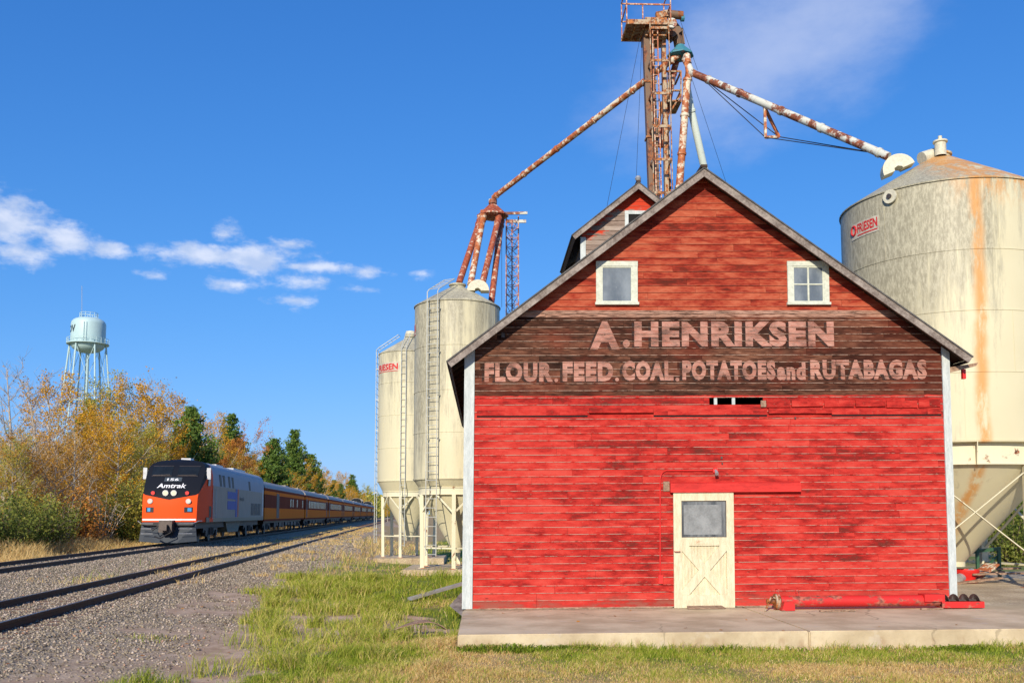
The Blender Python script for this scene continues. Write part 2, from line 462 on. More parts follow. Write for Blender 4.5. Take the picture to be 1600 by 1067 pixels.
def make_mats():
    M = {}
    M['siding'] = siding_mat('siding_paint')
    M['siding_grey'] = siding_mat('siding_weathered', fixed='grey')
    M['siding_red'] = siding_mat('siding_red', fixed='low')
    M['red_board'] = wood('red_painted_board', (0.42, 0.022, 0.018), (0.70, 0.04, 0.032), (.5, 1, 2), 3, .7)
    m, t = newmat('lettering_paint')
    co = pos(t)
    n = t.noise(co, 14, 6, 0.78, sc=(0.35, 1, 3.4)); n2 = t.noise(co, 2.2, 4, 0.6, sc=(1, 1, 2))
    k = t.m('ADD', t.m('MULTIPLY', n, 0.6), t.m('MULTIPLY', n2, 0.4))
    c = t.mix(t.step(n, 0.38, 0.62), (0.40, 0.15, 0.105), (0.70, 0.40, 0.31))
    b = t.n('ShaderNodeBsdfPrincipled', i={'Base Color': c, 'Roughness': 0.8, 'Specular IOR Level': 0.2})
    tr = t.n('ShaderNodeBsdfTransparent')
    mx = t.n('ShaderNodeMixShader', i={0: t.m('ADD', 0.16, t.m('MULTIPLY', t.step(k, 0.46, 0.60), 0.68)), 1: b.outputs[0], 2: tr.outputs[0]})
    t.n('ShaderNodeOutputMaterial', i={'Surface': mx.outputs[0]})
    M['letters'] = m
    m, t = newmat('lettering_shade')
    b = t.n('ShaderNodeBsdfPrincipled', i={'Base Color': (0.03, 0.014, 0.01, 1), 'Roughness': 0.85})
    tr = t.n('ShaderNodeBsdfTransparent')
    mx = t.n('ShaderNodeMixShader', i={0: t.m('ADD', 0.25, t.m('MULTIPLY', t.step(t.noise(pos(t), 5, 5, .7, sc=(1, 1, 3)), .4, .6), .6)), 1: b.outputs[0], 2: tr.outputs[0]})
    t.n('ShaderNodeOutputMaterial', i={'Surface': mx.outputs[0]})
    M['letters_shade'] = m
    M['rake'] = wood('grey_rake_wood', (0.13, 0.10, 0.085), (0.36, 0.31, 0.27), (1, 1, 1), 4)
    M['dark_wood'] = wood('dark_roof_wood', (0.035, 0.022, 0.016), (0.10, 0.065, 0.045), (1, 1, 1), 5)
    M['shingle'] = simple('shingle_roof', (0.09, 0.085, 0.08), 0.9, 0, 0.35, 8)
    M['white_trim'] = wood('white_trim_paint', (0.40, 0.44, 0.43), (0.60, 0.64, 0.62), (3, 3, .5), 5, 0.6)
    M['window_trim'] = wood('window_trim_paint', (0.46, 0.48, 0.39), (0.66, 0.68, 0.57), (1, 1, 1), 6, 0.6)
    M['door_paint'] = wood('cream_door_paint', (0.52, 0.46, 0.30), (0.74, 0.67, 0.47), (4, 4, .8), 3, 0.6)
    M['old_wood'] = wood('old_wood', (0.17, 0.10, 0.065), (0.42, 0.28, 0.19), (1, 1, 1), 6)
    M['black'] = simple('black_void', (0.006, 0.005, 0.005), 0.9, 0, 0.2)
    m, t = newmat('sky_toned_dusty_glass')
    co = obj_co(t)
    n = t.noise(co, 3, 5, 0.6, sc=(1, 1, .6)); s = t.noise(co, 22, 5, .8)
    c = t.mix(t.step(n, .3, .7), (0.11, 0.13, 0.15), (0.23, 0.26, 0.28))  # reflected sky put into the pane's grey colour, under pale dust specks
    c = t.mix(t.m('MULTIPLY', t.step(s, .62, .72), .5), c, (.4, .42, .42))
    finish(t, c, 0.22, 0, s, .002, .2, 0.6)
    M['glass'] = m
    m, t = newmat('door_glass')
    co = obj_co(t)
    n = t.noise(co, 4, 5, 0.6, sc=(2.2, 1, .4))
    c = t.mix(t.step(n, .3, .68), (0.06, 0.065, 0.07), (0.20, 0.21, 0.21))
    finish(t, c, 0.2, 0, n, .003, .2, 0.6)
    M['door_glass'] = m
    M['paper'] = simple('curtain_cloth', (0.22, 0.23, 0.23), .8, 0, .3, 5)
    m, t = newmat('concrete')
    co = pos(t)
    x, y, z = t.xyz(co)
    n = t.noise(co, 1.1, 6, .6); f = t.noise(co, 22, 6, .7); g = t.noise(co, 3.3, 5, .65, sc=(1, 1, .25), off=(2, 2, 2))
    c = t.mix(t.step(n, .32, .68), (0.44, 0.345, 0.215), (0.66, 0.545, 0.36))
    c = t.mix(t.m('MULTIPLY', t.step(f, .5, .75), .3), c, (0.30, 0.235, 0.175))
    c = t.mix(t.m('MULTIPLY', t.step(g, .5, .68), t.m('MULTIPLY', t.m('SUBTRACT', 1.0, t.step(z, .08, .16)), .55)), c, (0.30, .17, .085))
    c = t.mix(t.m('MULTIPLY', t.step(t.noise(co, 2.3, 6, .7, off=(5, 5, 0)), .58, .66), .4), c, (0.56, .50, .41))
    ve = t.n('ShaderNodeTexVoronoi', feature='DISTANCE_TO_EDGE', i={'Vector': t.n('ShaderNodeVectorMath', operation='ADD', i={0: t.comb(x, y, 0.0), 1: t.comb(t.m('MULTIPLY', t.noise(co, 1.6, 4, .6), .5), t.m('MULTIPLY', t.noise(co, 1.9, 4, .6, off=(3, 3, 3)), .5), 0.0)}).outputs[0], 'Scale': .30}).outputs['Distance']
    c = t.mix(t.m('MULTIPLY', t.m('SUBTRACT', 1.0, t.step(ve, 0.001, 0.005)), .4), c, (.14, .105, .07))
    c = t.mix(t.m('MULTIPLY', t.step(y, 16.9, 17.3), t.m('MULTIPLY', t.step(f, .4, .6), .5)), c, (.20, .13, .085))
    finish(t, c, .85, 0, t.m('ADD', f, t.m('MULTIPLY', n, .5)), .008, .5, .3)
    M['concrete'] = m
    M['cream_steel'] = rusty('cream_steel', (0.68, 0.64, 0.46), .24, 5, (1, 1, .6))
    M['ladder_steel'] = simple('ladder_steel', (0.52, 0.53, 0.48), .5, .1, .2)
    M['rust_pipe'] = rusty('rusty_pipe', (0.66, 0.60, 0.46), .58, 4, (1, 1, 1), orange=(.50, .16, .045), dark=(.30, .08, .035))
    M['white_pipe'] = rusty('white_pipe', (0.56, 0.57, 0.50), .50, 2.3, (1, 1, 1), dark=(.13, .04, .025), orange=(.32, .10, .04))
    M['pale_pipe'] = rusty('pale_pipe', (0.60, 0.68, 0.62), .2, 3)
    M['redbrown_pipe'] = rusty('redbrown_pipe', (0.62, 0.52, 0.40), .70, 4, (1, 1, 1), dark=(.22, .05, .03), orange=(.42, .11, .045))
    M['leg_steel'] = rusty('leg_steel', (0.17, 0.105, 0.065), .45, 3, (1, 1, .4), orange=(.30, .10, .03))
    M['leg_rust'] = rusty('leg_rust', (0.42, 0.33, 0.22), .55, 6, (1, 1, .6), orange=(.48, .16, .03))
    M['platform_steel'] = rusty('platform_steel', (0.30, 0.22, 0.16), .5, 6)
    M['teal'] = rusty('teal_cap', (0.05, 0.22, 0.28), .3, 7)
    M['mast'] = rusty('mast_steel', (0.62, 0.46, 0.34), .58, 10, orange=(.50, .16, .06), dark=(.28, .09, .05))
    M['cone_hood'] = simple('hood_cream', (0.58, .55, .42), .6, 0, .2, 14)
    M['wire'] = simple('steel_wire', (0.03, .035, .05), .6, .3, .1)
    M['red_machine'] = rusty('auger_red', (0.56, 0.022, 0.02), .44, 5.0, (.45, 1, 1), dark=(.17, .055, .04), orange=(.46, .14, .09))
    M['red_plain'] = simple('red_plastic', (0.66, 0.02, 0.015), .5, 0, .2)
    M['sign_cream'] = simple('sign_cream', (0.50, .46, .36), .6, 0, .3, 8)
    M['red_sign'] = simple('red_lettering', (0.55, .02, .02), .6, 0, .25, 20)
    M['galv'] = simple('galvanised', (0.42, 0.43, 0.45), .45, .4, .2)
    M['screw'] = simple('bare_screw_steel', (0.10, .08, .07), .5, .5, .3)
    M['water_tower'] = simple('pale_blue_paint', (0.44, 0.60, 0.61), .5, 0, .06, .3, .05)
    M['dark_letter'] = simple('dark_lettering', (0.03, .05, .06), .6)
    # trains
    m, t = newmat('locomotive_livery')
    co = obj_co(t); x, y, z = t.xyz(co)
    ax = t.m('ABSOLUTE', x)
    silver = t.mix(t.noise(co, 2.5, 5, .6, sc=(1, 1, .35)), (0.30, .25, .19), (0.48, .41, .32))
    roofc = t.mix(t.noise(co, 2, 4, .5), (0.30, .33, .37), (0.42, .45, .49))
    c = t.mix(t.step(z, 3.05, 3.07), silver, roofc)
    c = t.mix(t.m('SUBTRACT', 1.0, t.step(z, 1.30, 1.34)), c, (0.36, .30, .20))
    # orange nose band and black cab front
    orange = (0.86, 0.085, 0.012)
    onose = t.m('SUBTRACT', 1.0, t.step(t.m('ADD', y, t.m('MULTIPLY', z, 0.12)), 3.4, 3.44))
    c = t.mix(onose, c, orange)
    zb = t.m('ADD', t.m('ADD', 2.24, t.m('MULTIPLY', ax, 0.20)), t.m('MULTIPLY', t.m('MAXIMUM', t.m('SUBTRACT', y, 0.35), 0.0), 0.62))
    blk = t.m('MULTIPLY', t.step(t.m('SUBTRACT', z, zb), 0.0, 0.02), t.m('SUBTRACT', 1.0, t.step(t.m('SUBTRACT', y, t.m('MULTIPLY', t.m('MAXIMUM', t.m('SUBTRACT', z, 3.7), 0.0), 1.6)), 2.1, 2.13)))
    c = t.mix(blk, c, (0.010, 0.012, 0.018))
    finish(t, c, .6, 0, t.noise(co, 3, 3, .5), .004, .15, .12)
    M['loco'] = m
    M['blue_stripe'] = simple('blue_stripe', (0.02, .06, .34), .5, 0, .2, 4, .1, .2)
    M['red_stripe'] = simple('red_stripe', (0.62, .08, .03), .5, 0, .2, 4, .1, .2)
    M['train_black'] = simple('train_black', (0.012, .012, .014), .55, 0, .3)
    M['train_glass'] = simple('train_glass', (0.012, .016, .02), .25, 0, .2, 2, .02, .3)
    M['plow'] = rusty('plow_steel', (0.035, .045, .06), .2, 9, orange=(.20, .20, .22), dark=(.06, .06, .07))
    M['white'] = simple('white_paint', (0.80, .80, .80), .5, 0, .05)
    m, t = newmat('headlamp_lens')
    e = t.n('ShaderNodeEmission', i={'Color': (1, .80, .5, 1), 'Strength': 1.1})
    t.n('ShaderNodeOutputMaterial', i={'Surface': e.outputs[0]})
    M['lamp'] = m
    M['lens'] = simple('clear_lens', (0.70, .62, .52), .15, 0, .2)
    m, t = newmat('coach_livery')
    co = obj_co(t); x, y, z = t.xyz(co)
    n = t.noise(co, 1.5, 5, .6, sc=(1, 1, .4))
    org = t.mix(n, (0.80, .17, .012), (0.90, .24, .02))
    mar = t.mix(n, (0.17, .032, .012), (0.25, .05, .016))
    c = t.mix(t.m('MULTIPLY', t.step(z, 1.98, 2.0), t.m('SUBTRACT', 1.0, t.step(z, 2.98, 3.0))), org, mar)
    c = t.mix(t.step(z, 3.25, 3.27), c, mar)
    c = t.mix(t.m('SUBTRACT', 1.0, t.step(z, 1.14, 1.16)), c, mar)
    finish(t, c, .8, 0, n, .006, .2, .06)
    M['coach'] = m
    M['coach_roof'] = simple('coach_roof', (0.30, .27, .24), .6, .0, .2)
    # rails, sleepers, ground
    M['rail'] = rusty('rail_steel', (0.05, .032, .026), .5, 8, dark=(.035, .02, .015), orange=(.10, .045, .028))
    M['railtop'] = simple('rail_running_surface', (0.20, .18, .17), .3, .8, .2)
    M['sleeper'] = wood('sleeper_wood', (0.10, .06, .04), (0.26, .15, .09), (1, 1, 1), 5)
    m, t = newmat('stone')
    r = attr(t, 'rnd')
    c = t.ramp(r, [(0, (.11, .085, .065)), (.3, (.24, .195, .135)), (.6, (.34, .285, .20)), (.88, (.46, .37, .29)), (.97, (.56, .47, .38)), (1, (.42, .20, .11))])
    finish(t, c, .85, 0, t.noise(obj_co(t), 40, 3, .6), .004, .3, .3)
    M['stone'] = m
    m, t = newmat('ground_soil')
    co = pos(t)
    cov = attr(t, 'cover'); dry = attr(t, 'dry'); bal = attr(t, 'ballast')
    v = t.n('ShaderNodeTexVoronoi', i={'Vector': co, 'Scale': 24.0})
    vc = t.xyz(v.outputs['Color'])[0]
    v2 = t.n('ShaderNodeTexVoronoi', i={'Vector': co, 'Scale': 11.0})
    n = t.noise(co, 2.2, 6, .7); f = t.noise(co, 35, 4, .7)
    stones = t.ramp(t.m('ADD', t.m('MULTIPLY', vc, .75), t.m('MULTIPLY', n, .25)), [(0.1, (.17, .12, .085)), (.45, (.34, .265, .175)), (.75, (.46, .38, .26)), (1, (.56, .42, .32))])
    soil = t.mix(t.step(n, .35, .65), (0.38, .25, .16), (0.58, .42, .29))
    green = t.mix(t.step(f, .35, .65), (0.07, .12, .015), (0.20, .23, .045))
    straw = t.mix(t.step(f, .3, .7), (0.28, .19, .085), (0.52, .37, .19))
    grass = t.mix(dry, green, straw)
    c = t.mix(bal, soil, stones)
    c = t.mix(t.step(t.m('ADD', cov, t.m('MULTIPLY', t.m('SUBTRACT', n, .5), .5)), .4, .6), c, grass)
    h = t.m('ADD', t.m('MULTIPLY', v.outputs['Distance'], bal), t.m('MULTIPLY', f, .5))
    finish(t, c, .95, 0, h, .03, .6, .2)
    M['ground'] = m
    # vegetation
    def leafmat(name, stops, tr=.3, rough=.6):
        m, t = newmat(name)
        finish(t, t.ramp(attr(t, 'rnd'), stops), rough, 0, None, trans=tr, spec=.2)
        return m
    M['blade_green'] = leafmat('blade_green', [(0, (.12, .19, .014)), (.4, (.28, .36, .03)), (.7, (.46, .47, .07)), (1, (.74, .58, .22))], .35)
    M['blade_dry'] = leafmat('blade_dry', [(0, (.50, .32, .11)), (.5, (.74, .51, .20)), (.9, (.88, .68, .34)), (1, (.42, .40, .09))], .3)
    M['leaf_gold'] = leafmat('leaf_gold', [(0, (.40, .20, .02)), (.4, (.68, .36, .025)), (.75, (.86, .50, .04)), (1, (.46, .40, .07))], .4)
    M['leaf_olive'] = leafmat('leaf_olive', [(0, (.22, .24, .04)), (.5, (.46, .43, .075)), (.85, (.70, .55, .10)), (1, (.30, .36, .07))], .4)
    M['leaf_orange'] = leafmat('leaf_orange', [(0, (.36, .13, .03)), (.5, (.62, .26, .05)), (.85, (.78, .38, .08)), (1, (.42, .22, .06))], .4)
    M['leaf_rust'] = leafmat('leaf_rust', [(0, (.28, .15, .04)), (.5, (.58, .31, .06)), (.9, (.76, .45, .09)), (1, (.44, .38, .09))], .4)
    M['needle'] = leafmat('pine_needle', [(0, (.05, .10, .022)), (.5, (.13, .22, .04)), (.9, (.23, .31, .06)), (1, (.30, .32, .10))], .3)
    M['leaf_green'] = leafmat('shrub_leaf', [(0, (.08, .11, .022)), (.5, (.19, .23, .04)), (.9, (.33, .33, .075)), (1, (.48, .36, .08))], .35)
    M['bark_white'] = wood('birch_bark', (0.22, .19, .15), (0.60, .56, .48), (1, 1, 1), 3)
    M['bark_brown'] = wood('brown_bark', (0.09, .06, .045), (0.25, .18, .13), (1, 1, 1), 4)
    M['bark_grey'] = wood('grey_bark', (0.26, .22, .18), (0.52, .45, .37), (1, 1, 1), 4)
    return M
M = make_mats()

# ------------------------------------------------------------------ terrain
PHI = math.atan((755 - 644) / F)            # railway bearing, left of +Y
TD = Vector((-math.sin(PHI), math.cos(PHI), 0))      # along the track
TN = Vector((-math.cos(PHI), -math.sin(PHI), 0))     # to the left of the track
D_SID, D_MAIN = 7.0, 12.25
Z_SID, Z_MAIN = 0.25, 0.37                   # rail heads
def track(d, s, z=0.0): return TN * d + TD * s + Vector((0, 0, z))

rng = np.random.default_rng(7)
def vnoise(x, y, scale, seed=0):
    """smooth value noise in numpy"""
    x = np.asarray(x, float) * scale; y = np.asarray(y, float) * scale
    xi = np.floor(x).astype(np.int64); yi = np.floor(y).astype(np.int64)
    fx = x - xi; fy = y - yi
    fx = fx * fx * (3 - 2 * fx); fy = fy * fy * (3 - 2 * fy)
    def h(a, b):
        v = (a * 374761393 + b * 668265263 + seed * 974634777) & 0xffffffff
        v = ((v ^ (v >> 13)) * 1274126177) & 0xffffffff
        return ((v ^ (v >> 16)) & 0xffff) / 65535.0
    return (h(xi, yi) * (1 - fx) + h(xi + 1, yi) * fx) * (1 - fy) + (h(xi, yi + 1) * (1 - fx) + h(xi + 1, yi + 1) * fx) * fy
def fbm(x, y, scale, seed=0):
    return 0.5 * vnoise(x, y, scale, seed) + 0.3 * vnoise(x, y, scale * 2.3, seed + 1) + 0.2 * vnoise(x, y, scale * 5.1, seed + 2)
DX = [-60, -4, 2.6, 4.9, 5.3, 8.7, 9.3, 10.5, 10.8, 13.8, 14.1, 16.0, 18.0, 24, 60]
DZ = [-.05, -.05, -.08, .04, .108, .108, .11, .21, .228, .228, .20, -.30, -.02, .10, .3]
def gz(X, Y):
    X = np.asarray(X, float); Y = np.asarray(Y, float)
    d = X * TN.x + Y * TN.y
    z = np.interp(d, DX, DZ)
    far = np.clip((np.hypot(X, Y) - 300) / 600, 0, 1)
    bump = (fbm(X, Y, 0.5, 3) - .5) * 0.10
    flat = np.interp(d, [3, 4.5, 14.5, 16], [1, .15, .15, 1])
    dip = -.27 * np.clip((Y - 34) / 6, 0, 1) * np.clip((3.0 - d) / 2.5, 0, 1) * (1 - np.clip((Y - 90) / 60, 0, 1))
    return z + dip + bump * flat * (1 - far)
def gzf(X, Y): return float(gz(X, Y))
def covers(X, Y):
    """grass cover, dryness, ballast share"""
    X = np.asarray(X, float); Y = np.asarray(Y, float)
    d = X * TN.x + Y * TN.y
    edge = fbm(X, Y, 0.55, 11)
    lim = np.interp(Y, [0, 12, 14.5, 16.5, 18, 20, 25, 34, 60, 120], [2.6, 2.6, 2.5, 1.7, 1.5, 2.1, 3.0, 3.5, 4.2, 4.4])
    c1 = np.clip((lim - d) / 1.9 + (edge - .5) * 3.4, 0, 1)
    c1 = np.where((X > -1) & (Y < 13.9), np.maximum(c1, .95), c1)
    # bare dirt patch near the foreground bend
    bare = np.exp(-(((X + 2.5) / 1.2) ** 2 + ((Y - 15.6) / .9) ** 2)) + .9 * np.exp(-(((X + 4.3) / 1.0) ** 2 + ((Y - 18.6) / 1.6) ** 2))
    c1 = np.clip(c1 - bare * (.35 + 1.1 * (fbm(X, Y, 1.7, 61) - .2)), 0, 1)
    c2 = np.clip((d - 14.7) / .8, 0, 1)
    mid = ((d > 5.6) & (d < 8.8)) * np.clip((Y - 25) / 50, 0, 1) * np.clip((edge - .42) * 4, 0, .8)
    mid2 = ((d > 8.0) & (d < 10.3)) * np.clip((edge - .55) * 4, 0, .35)
    cov = np.maximum(np.maximum(c1, c2), np.maximum(mid, mid2))
    dn = fbm(X, Y, 0.33, 21)
    dry = np.clip((dn - .50) * 4.0 + .36, 0, 1)
    # straw along the front verge, dry stand beyond the siding, dry far ground
    front = np.clip((13.1 - Y) / .8, 0, 1) * np.clip((X + 2.5) / 1.5, 0, 1)
    dry = np.maximum(dry, front * np.clip(.75 + (dn - .5) * 2, 0, 1))
    beyond = np.clip((d - .8 - (Y - 40) * -.10) / 1.2, 0, 1) * np.clip((Y - 34) / 8, 0, 1)
    dry = np.maximum(dry, beyond * .95)
    lawn = np.exp(-(((X + 2.5) / 2.6) ** 2 + ((Y - 25.5) / 7) ** 2))
    dry = np.clip(dry - lawn * 1.1, 0, 1)
    dry = np.where(d > 13, np.clip(.55 + (dn - .5) * 2.5, 0, 1), dry)
    bal = np.interp(d, [1.2, 3.0, 4.6, 15.4, 16.2], [.25, .75, 1, 1, 0])
    dirt = fbm(X, Y, .8, 31)
    bal = np.where(d < 3.0, bal * .12, bal); bal = np.where((X > -1) & (Y < 14), 0, bal)
    bal = np.where(d < 4.8, bal * np.clip(.25 + (dirt - .35) * 3, 0, 1), bal)
    return cov, dry, bal

def build_ground():
    ds = np.unique(np.concatenate([np.linspace(-3000, -60, 12), np.linspace(-60, -12, 20), np.arange(-12, 20, .22), np.linspace(20, 60, 16), np.linspace(60, 3000, 14)]))
    ss = np.unique(np.concatenate([np.linspace(-400, 0, 8), np.arange(0, 32, .3), np.arange(32, 90, 1.0), np.geomspace(90, 6000, 40)]))
    D, S = np.meshgrid(ds, ss)
    X = TN.x * D + TD.x * S; Y = TN.y * D + TD.y * S
    Z = gz(X, Y)
    V = np.stack([X, Y, Z], -1).reshape(-1, 3)
    nr, nc = D.shape
    i = np.arange(nr - 1)[:, None] * nc + np.arange(nc - 1)[None, :]
    Fc = np.stack([i, i + nc, i + nc + 1, i + 1], -1).reshape(-1, 4)
    cov, dry, bal = covers(X.ravel(), Y.ravel())
    o = fast_mesh('ground', V, Fc, M['ground'], attrs={'cover': ('POINT', cov), 'dry': ('POINT', dry), 'ballast': ('POINT', bal)}, smooth=True)
    tag(o, kind='structure')
build_ground()

def scatter_stones():
    N = 210000
    # denser close to the viewer
    s = 6 + 66 * rng.random(N) ** 1.7
    d = 1.2 + 14.6 * rng.random(N)
    X = TN.x * d + TD.x * s; Y = TN.y * d + TD.y * s
    az = np.arctan2(X, Y)
    cov, dry, bal = covers(X, Y)
    keep = (rng.random(N) < bal * (1 - cov * .8)) & (az > -.72) & (az < .1)
    X, Y = X[keep], Y[keep]
    n = len(X)
    dist = np.hypot(X, Y)
    r = (.010 + .016 * rng.random(n) ** 2) * np.interp(dist, [8, 45, 70], [1, 1.7, 2.6])
    base = np.array([(1, 0, 0), (-.2, 1, 0), (-1, -.1, 0), (.1, -1, 0), (0, 0, .8), (0, 0, -.6)], float)
    fac = np.array([(0, 1, 4), (1, 2, 4), (2, 3, 4), (3, 0, 4), (1, 0, 5), (2, 1, 5), (3, 2, 5), (0, 3, 5)])
    jit = base[None] * (1 + .5 * (rng.random((n, 6, 3)) - .5)) + .3 * (rng.random((n, 6, 3)) - .5)
    a = rng.random(n) * 6.28
    ca, sa = np.cos(a), np.sin(a)
    v = jit * r[:, None, None]
    vx = v[..., 0] * ca[:, None] - v[..., 1] * sa[:, None]; vy = v[..., 0] * sa[:, None] + v[..., 1] * ca[:, None]
    V = np.stack([vx + X[:, None], vy + Y[:, None], v[..., 2] + (gz(X, Y) + r * .25)[:, None]], -1).reshape(-1, 3)
    Fc = (fac[None] + (np.arange(n) * 6)[:, None, None]).reshape(-1, 3)
    o = fast_mesh('gravel', V, Fc, M['stone'], attrs={'rnd': ('FACE', np.repeat(rng.random(n), 8))})
    tag(o, 'loose grey and brown gravel between and beside the rails', 'gravel', kind='stuff')
scatter_stones()

def on_slab(X, Y):
    a = (X > -.42) & (Y > 13.7)
    b = (X > -2.75) & (X < 1) & (Y > 30.7) & (Y < 34.6)
    c = (X > -5.15) & (X < -1.6) & (Y > 42.6) & (Y < 46.6)
    return a | b | c

def blades(name, X, Y, h, w, lean, mat, label, cat='grass', rr=None, zoff=None):
    n = len(X)
    a = rng.random(n) * 6.28
    la = rng.random(n) * 6.28
    ln = lean * h * (0.3 + rng.random(n))
    z = gz(X, Y) - .01 if zoff is None else zoff
    dx, dy = np.cos(a) * w / 2, np.sin(a) * w / 2
    lx, ly = np.cos(la) * ln + .10 * h, np.sin(la) * ln
    p = []
    for (t, ww, kk) in ((0, 1, 0), (.55, .8, .35)):
        p.append(np.stack([X + lx * kk - dx * ww, Y + ly * kk - dy * ww, z + h * t], -1))
        p.append(np.stack([X + lx * kk + dx * ww, Y + ly * kk + dy * ww, z + h * t], -1))
    p.append(np.stack([X + lx, Y + ly, z + h * (1 - lean * .3)], -1))
    V = np.stack(p, 1).reshape(-1, 3)
    b = np.arange(n) * 5
    Fc = np.concatenate([np.stack([b, b + 1, b + 3], -1), np.stack([b, b + 3, b + 2], -1), np.stack([b + 2, b + 3, b + 4], -1)], 0)
    rr = rng.random(n) if rr is None else rr
    o = fast_mesh(name, V, Fc, mat, attrs={'rnd': ('FACE', np.tile(rr, 3))})
    tag(o, label, cat, kind='stuff')
    return o

def build_grass():
    XS, YS = [], []
    for (n, y0, y1) in ((380000, 9.5, 16.5), (150000, 16.5, 30), (90000, 30, 75)):
        s = y0 + (y1 - y0) * rng.random(n)
        az = -.50 + 1.08 * rng.random(n)
        X = s * np.tan(az); Y = s
        XS.append(X); YS.append(Y)
    X = np.concatenate(XS); Y = np.concatenate(YS)
    d = X * TN.x + Y * TN.y
    cov, dry, bal = covers(X, Y)
    clump = fbm(X, Y, 2.2, 41)
    pr = np.clip(cov * 1.45 - .28, 0, 1) * np.clip((clump - .28) * 3.0, np.where((X > -1) & (Y < 13.9), .6, .06), 1)
    keep = (rng.random(len(X)) < pr) & ~on_slab(X, Y) & (d < 10.4) & (X < 14)
    X, Y, dry, clump, cov = X[keep], Y[keep], dry[keep], clump[keep], cov[keep]
    d = X * TN.x + Y * TN.y
    isdry = rng.random(len(X)) < dry * .9 + .06
    dist = np.hypot(X, Y)
    n = len(X)
    hh = (.05 + .13 * rng.random(n)) * np.interp(clump, [.3, .7], [.55, 1.5])
    hh = np.where(Y < 13.6, hh * .60, hh)
    tuft = np.clip((vnoise(X, Y, 1.5, 77) - .58) * 4, 0, 1) * (X < -.4)
    hh = hh * (.85 + 1.5 * tuft)
    # unmown stand on the dry side
    stand = np.clip((d - 1.2) / 1, 0, 1) * np.clip((Y - 28) / 10, 0, 1) * (d < 5.5)
    hh = hh * (1 + 1.6 * stand)
    w = .006 * np.interp(dist, [10, 20, 40, 80], [1, 1.7, 3.2, 6])
    g = ~isdry
    blades('green_grass', X[g], Y[g], hh[g], w[g], .55, M['blade_green'], 'green grass tufts growing beside the barn, platform and silo pads', rr=np.clip(rng.random(g.sum()) * .7 + (dry[g]) * .3 + (clump[g] - .5) * .5, 0, 1))
    blades('dry_grass', X[isdry], Y[isdry], hh[isdry] * .85, w[isdry], .9, M['blade_dry'], 'straw coloured dry grass on the verge and beside the siding')
    # leafy weeds along the foot of the platform
    n = 9000
    X = -.4 + 13 * rng.random(n); Y = 13.72 - .26 * rng.random(n) ** 1.6
    k = rng.random(n) < np.clip((vnoise(X, Y * 0, 1.6, 5) - .25) * 2.0, .1, 1)
    X, Y = X[k], Y[k]
    blades('platform_weeds', X, Y, .06 + .10 * rng.random(len(X)) * (.5 + vnoise(X, X * 0, 2.0, 9)), np.full(len(X), .017), 1.2, M['blade_green'], 'leafy green weeds along the foot of the concrete platform', 'weeds', rr=rng.random(len(X)) * .55)
    # separate tufts breaking out of the gravel edge
    tx, ty, th = [], [], []
    R2 = np.random.default_rng(77)
    for i in range(150):
        Y0 = R2.uniform(10.5, 30); d0 = R2.uniform(.3, 3.2) + (R2.random() < .12) * R2.uniform(0, 1.6) + np.interp(Y0, [11, 16, 18, 30], [-.3, -.9, -.2, .6]); X0 = -(d0 + Y0 * TN.y * 1.0) / abs(TN.x)
        X0 = (d0 - Y0 * TN.y) / TN.x
        n_ = int(R2.uniform(40, 170)); sp = R2.uniform(.06, .26)
        tx.append(X0 + R2.normal(size=n_) * sp); ty.append(Y0 + R2.normal(size=n_) * sp); th.append(np.full(n_, R2.uniform(.12, .44)) * R2.uniform(.6, 1.1, n_))
    X, Y, h = np.concatenate(tx), np.concatenate(ty), np.concatenate(th)
    wx, wy, wh = [], [], []
    for i in range(420):      # dry weeds in and beside the siding
        s_ = R2.uniform(24, 130); d_ = R2.choice([D_SID + R2.uniform(-.6, .6), D_SID + 1.1 + R2.uniform(0, .5), D_SID - 1.2 - R2.uniform(0, 1.5)])
        if R2.random() > np.clip((s_ - 20) / 30, .12, 1): continue
        n_ = int(R2.uniform(15, 50)); p_ = track(d_, s_)
        wx.append(p_.x + R2.normal(size=n_) * .18); wy.append(p_.y + R2.normal(size=n_) * .3); wh.append(R2.uniform(.10, .26) * R2.uniform(.6, 1.1, n_))
    WX, WY, WH = np.concatenate(wx), np.concatenate(wy), np.concatenate(wh)
    blades('siding_weeds', WX, WY, WH, .010 * np.interp(WY, [20, 50, 130], [1.2, 2.6, 6]), .7, M['blade_dry'], 'dry yellow weeds growing between the rusty siding rails', 'weeds')
    k = ~on_slab(X, Y); X, Y, h = X[k], Y[k], h[k]
    blades('grass_tufts', X, Y, h, .0075 * np.interp(Y, [10, 20, 30], [1, 1.6, 2.4]), .75, M['blade_green'], 'separate grass tufts standing in the gravel edge', rr=np.clip(.25 + .75 * rng.random(len(X)), 0, 1))
    # tall dry grass bank left of the main line
    n = 95000
    s = 26 + 200 * rng.random(n) ** 1.8; d = 15.0 + 4.5 * rng.random(n)
    X = TN.x * d + TD.x * s; Y = TN.y * d + TD.y * s
    c = fbm(X, Y, .5, 51)
    pr = np.clip((c - .3) * 3, .1, 1)
    k = rng.random(n) < pr
    X, Y, d, c, s = X[k], Y[k], d[k], c[k], s[k]
    h = (.35 + .55 * rng.random(len(X))) * np.interp(d, [15, 16.5, 19], [.45, 1, 1.25]) * np.interp(c, [.3, .7], [.5, 1.3]) * np.interp(s, [26, 48, 56], [1.15, 1.05, .75])
    blades('tall_dry_grass', X, Y, h, .014 * np.interp(s, [30, 60, 200], [1.3, 1.8, 5]), .5, M['blade_dry'], 'tall pale dry grass on the bank beyond the main line')
build_grass()

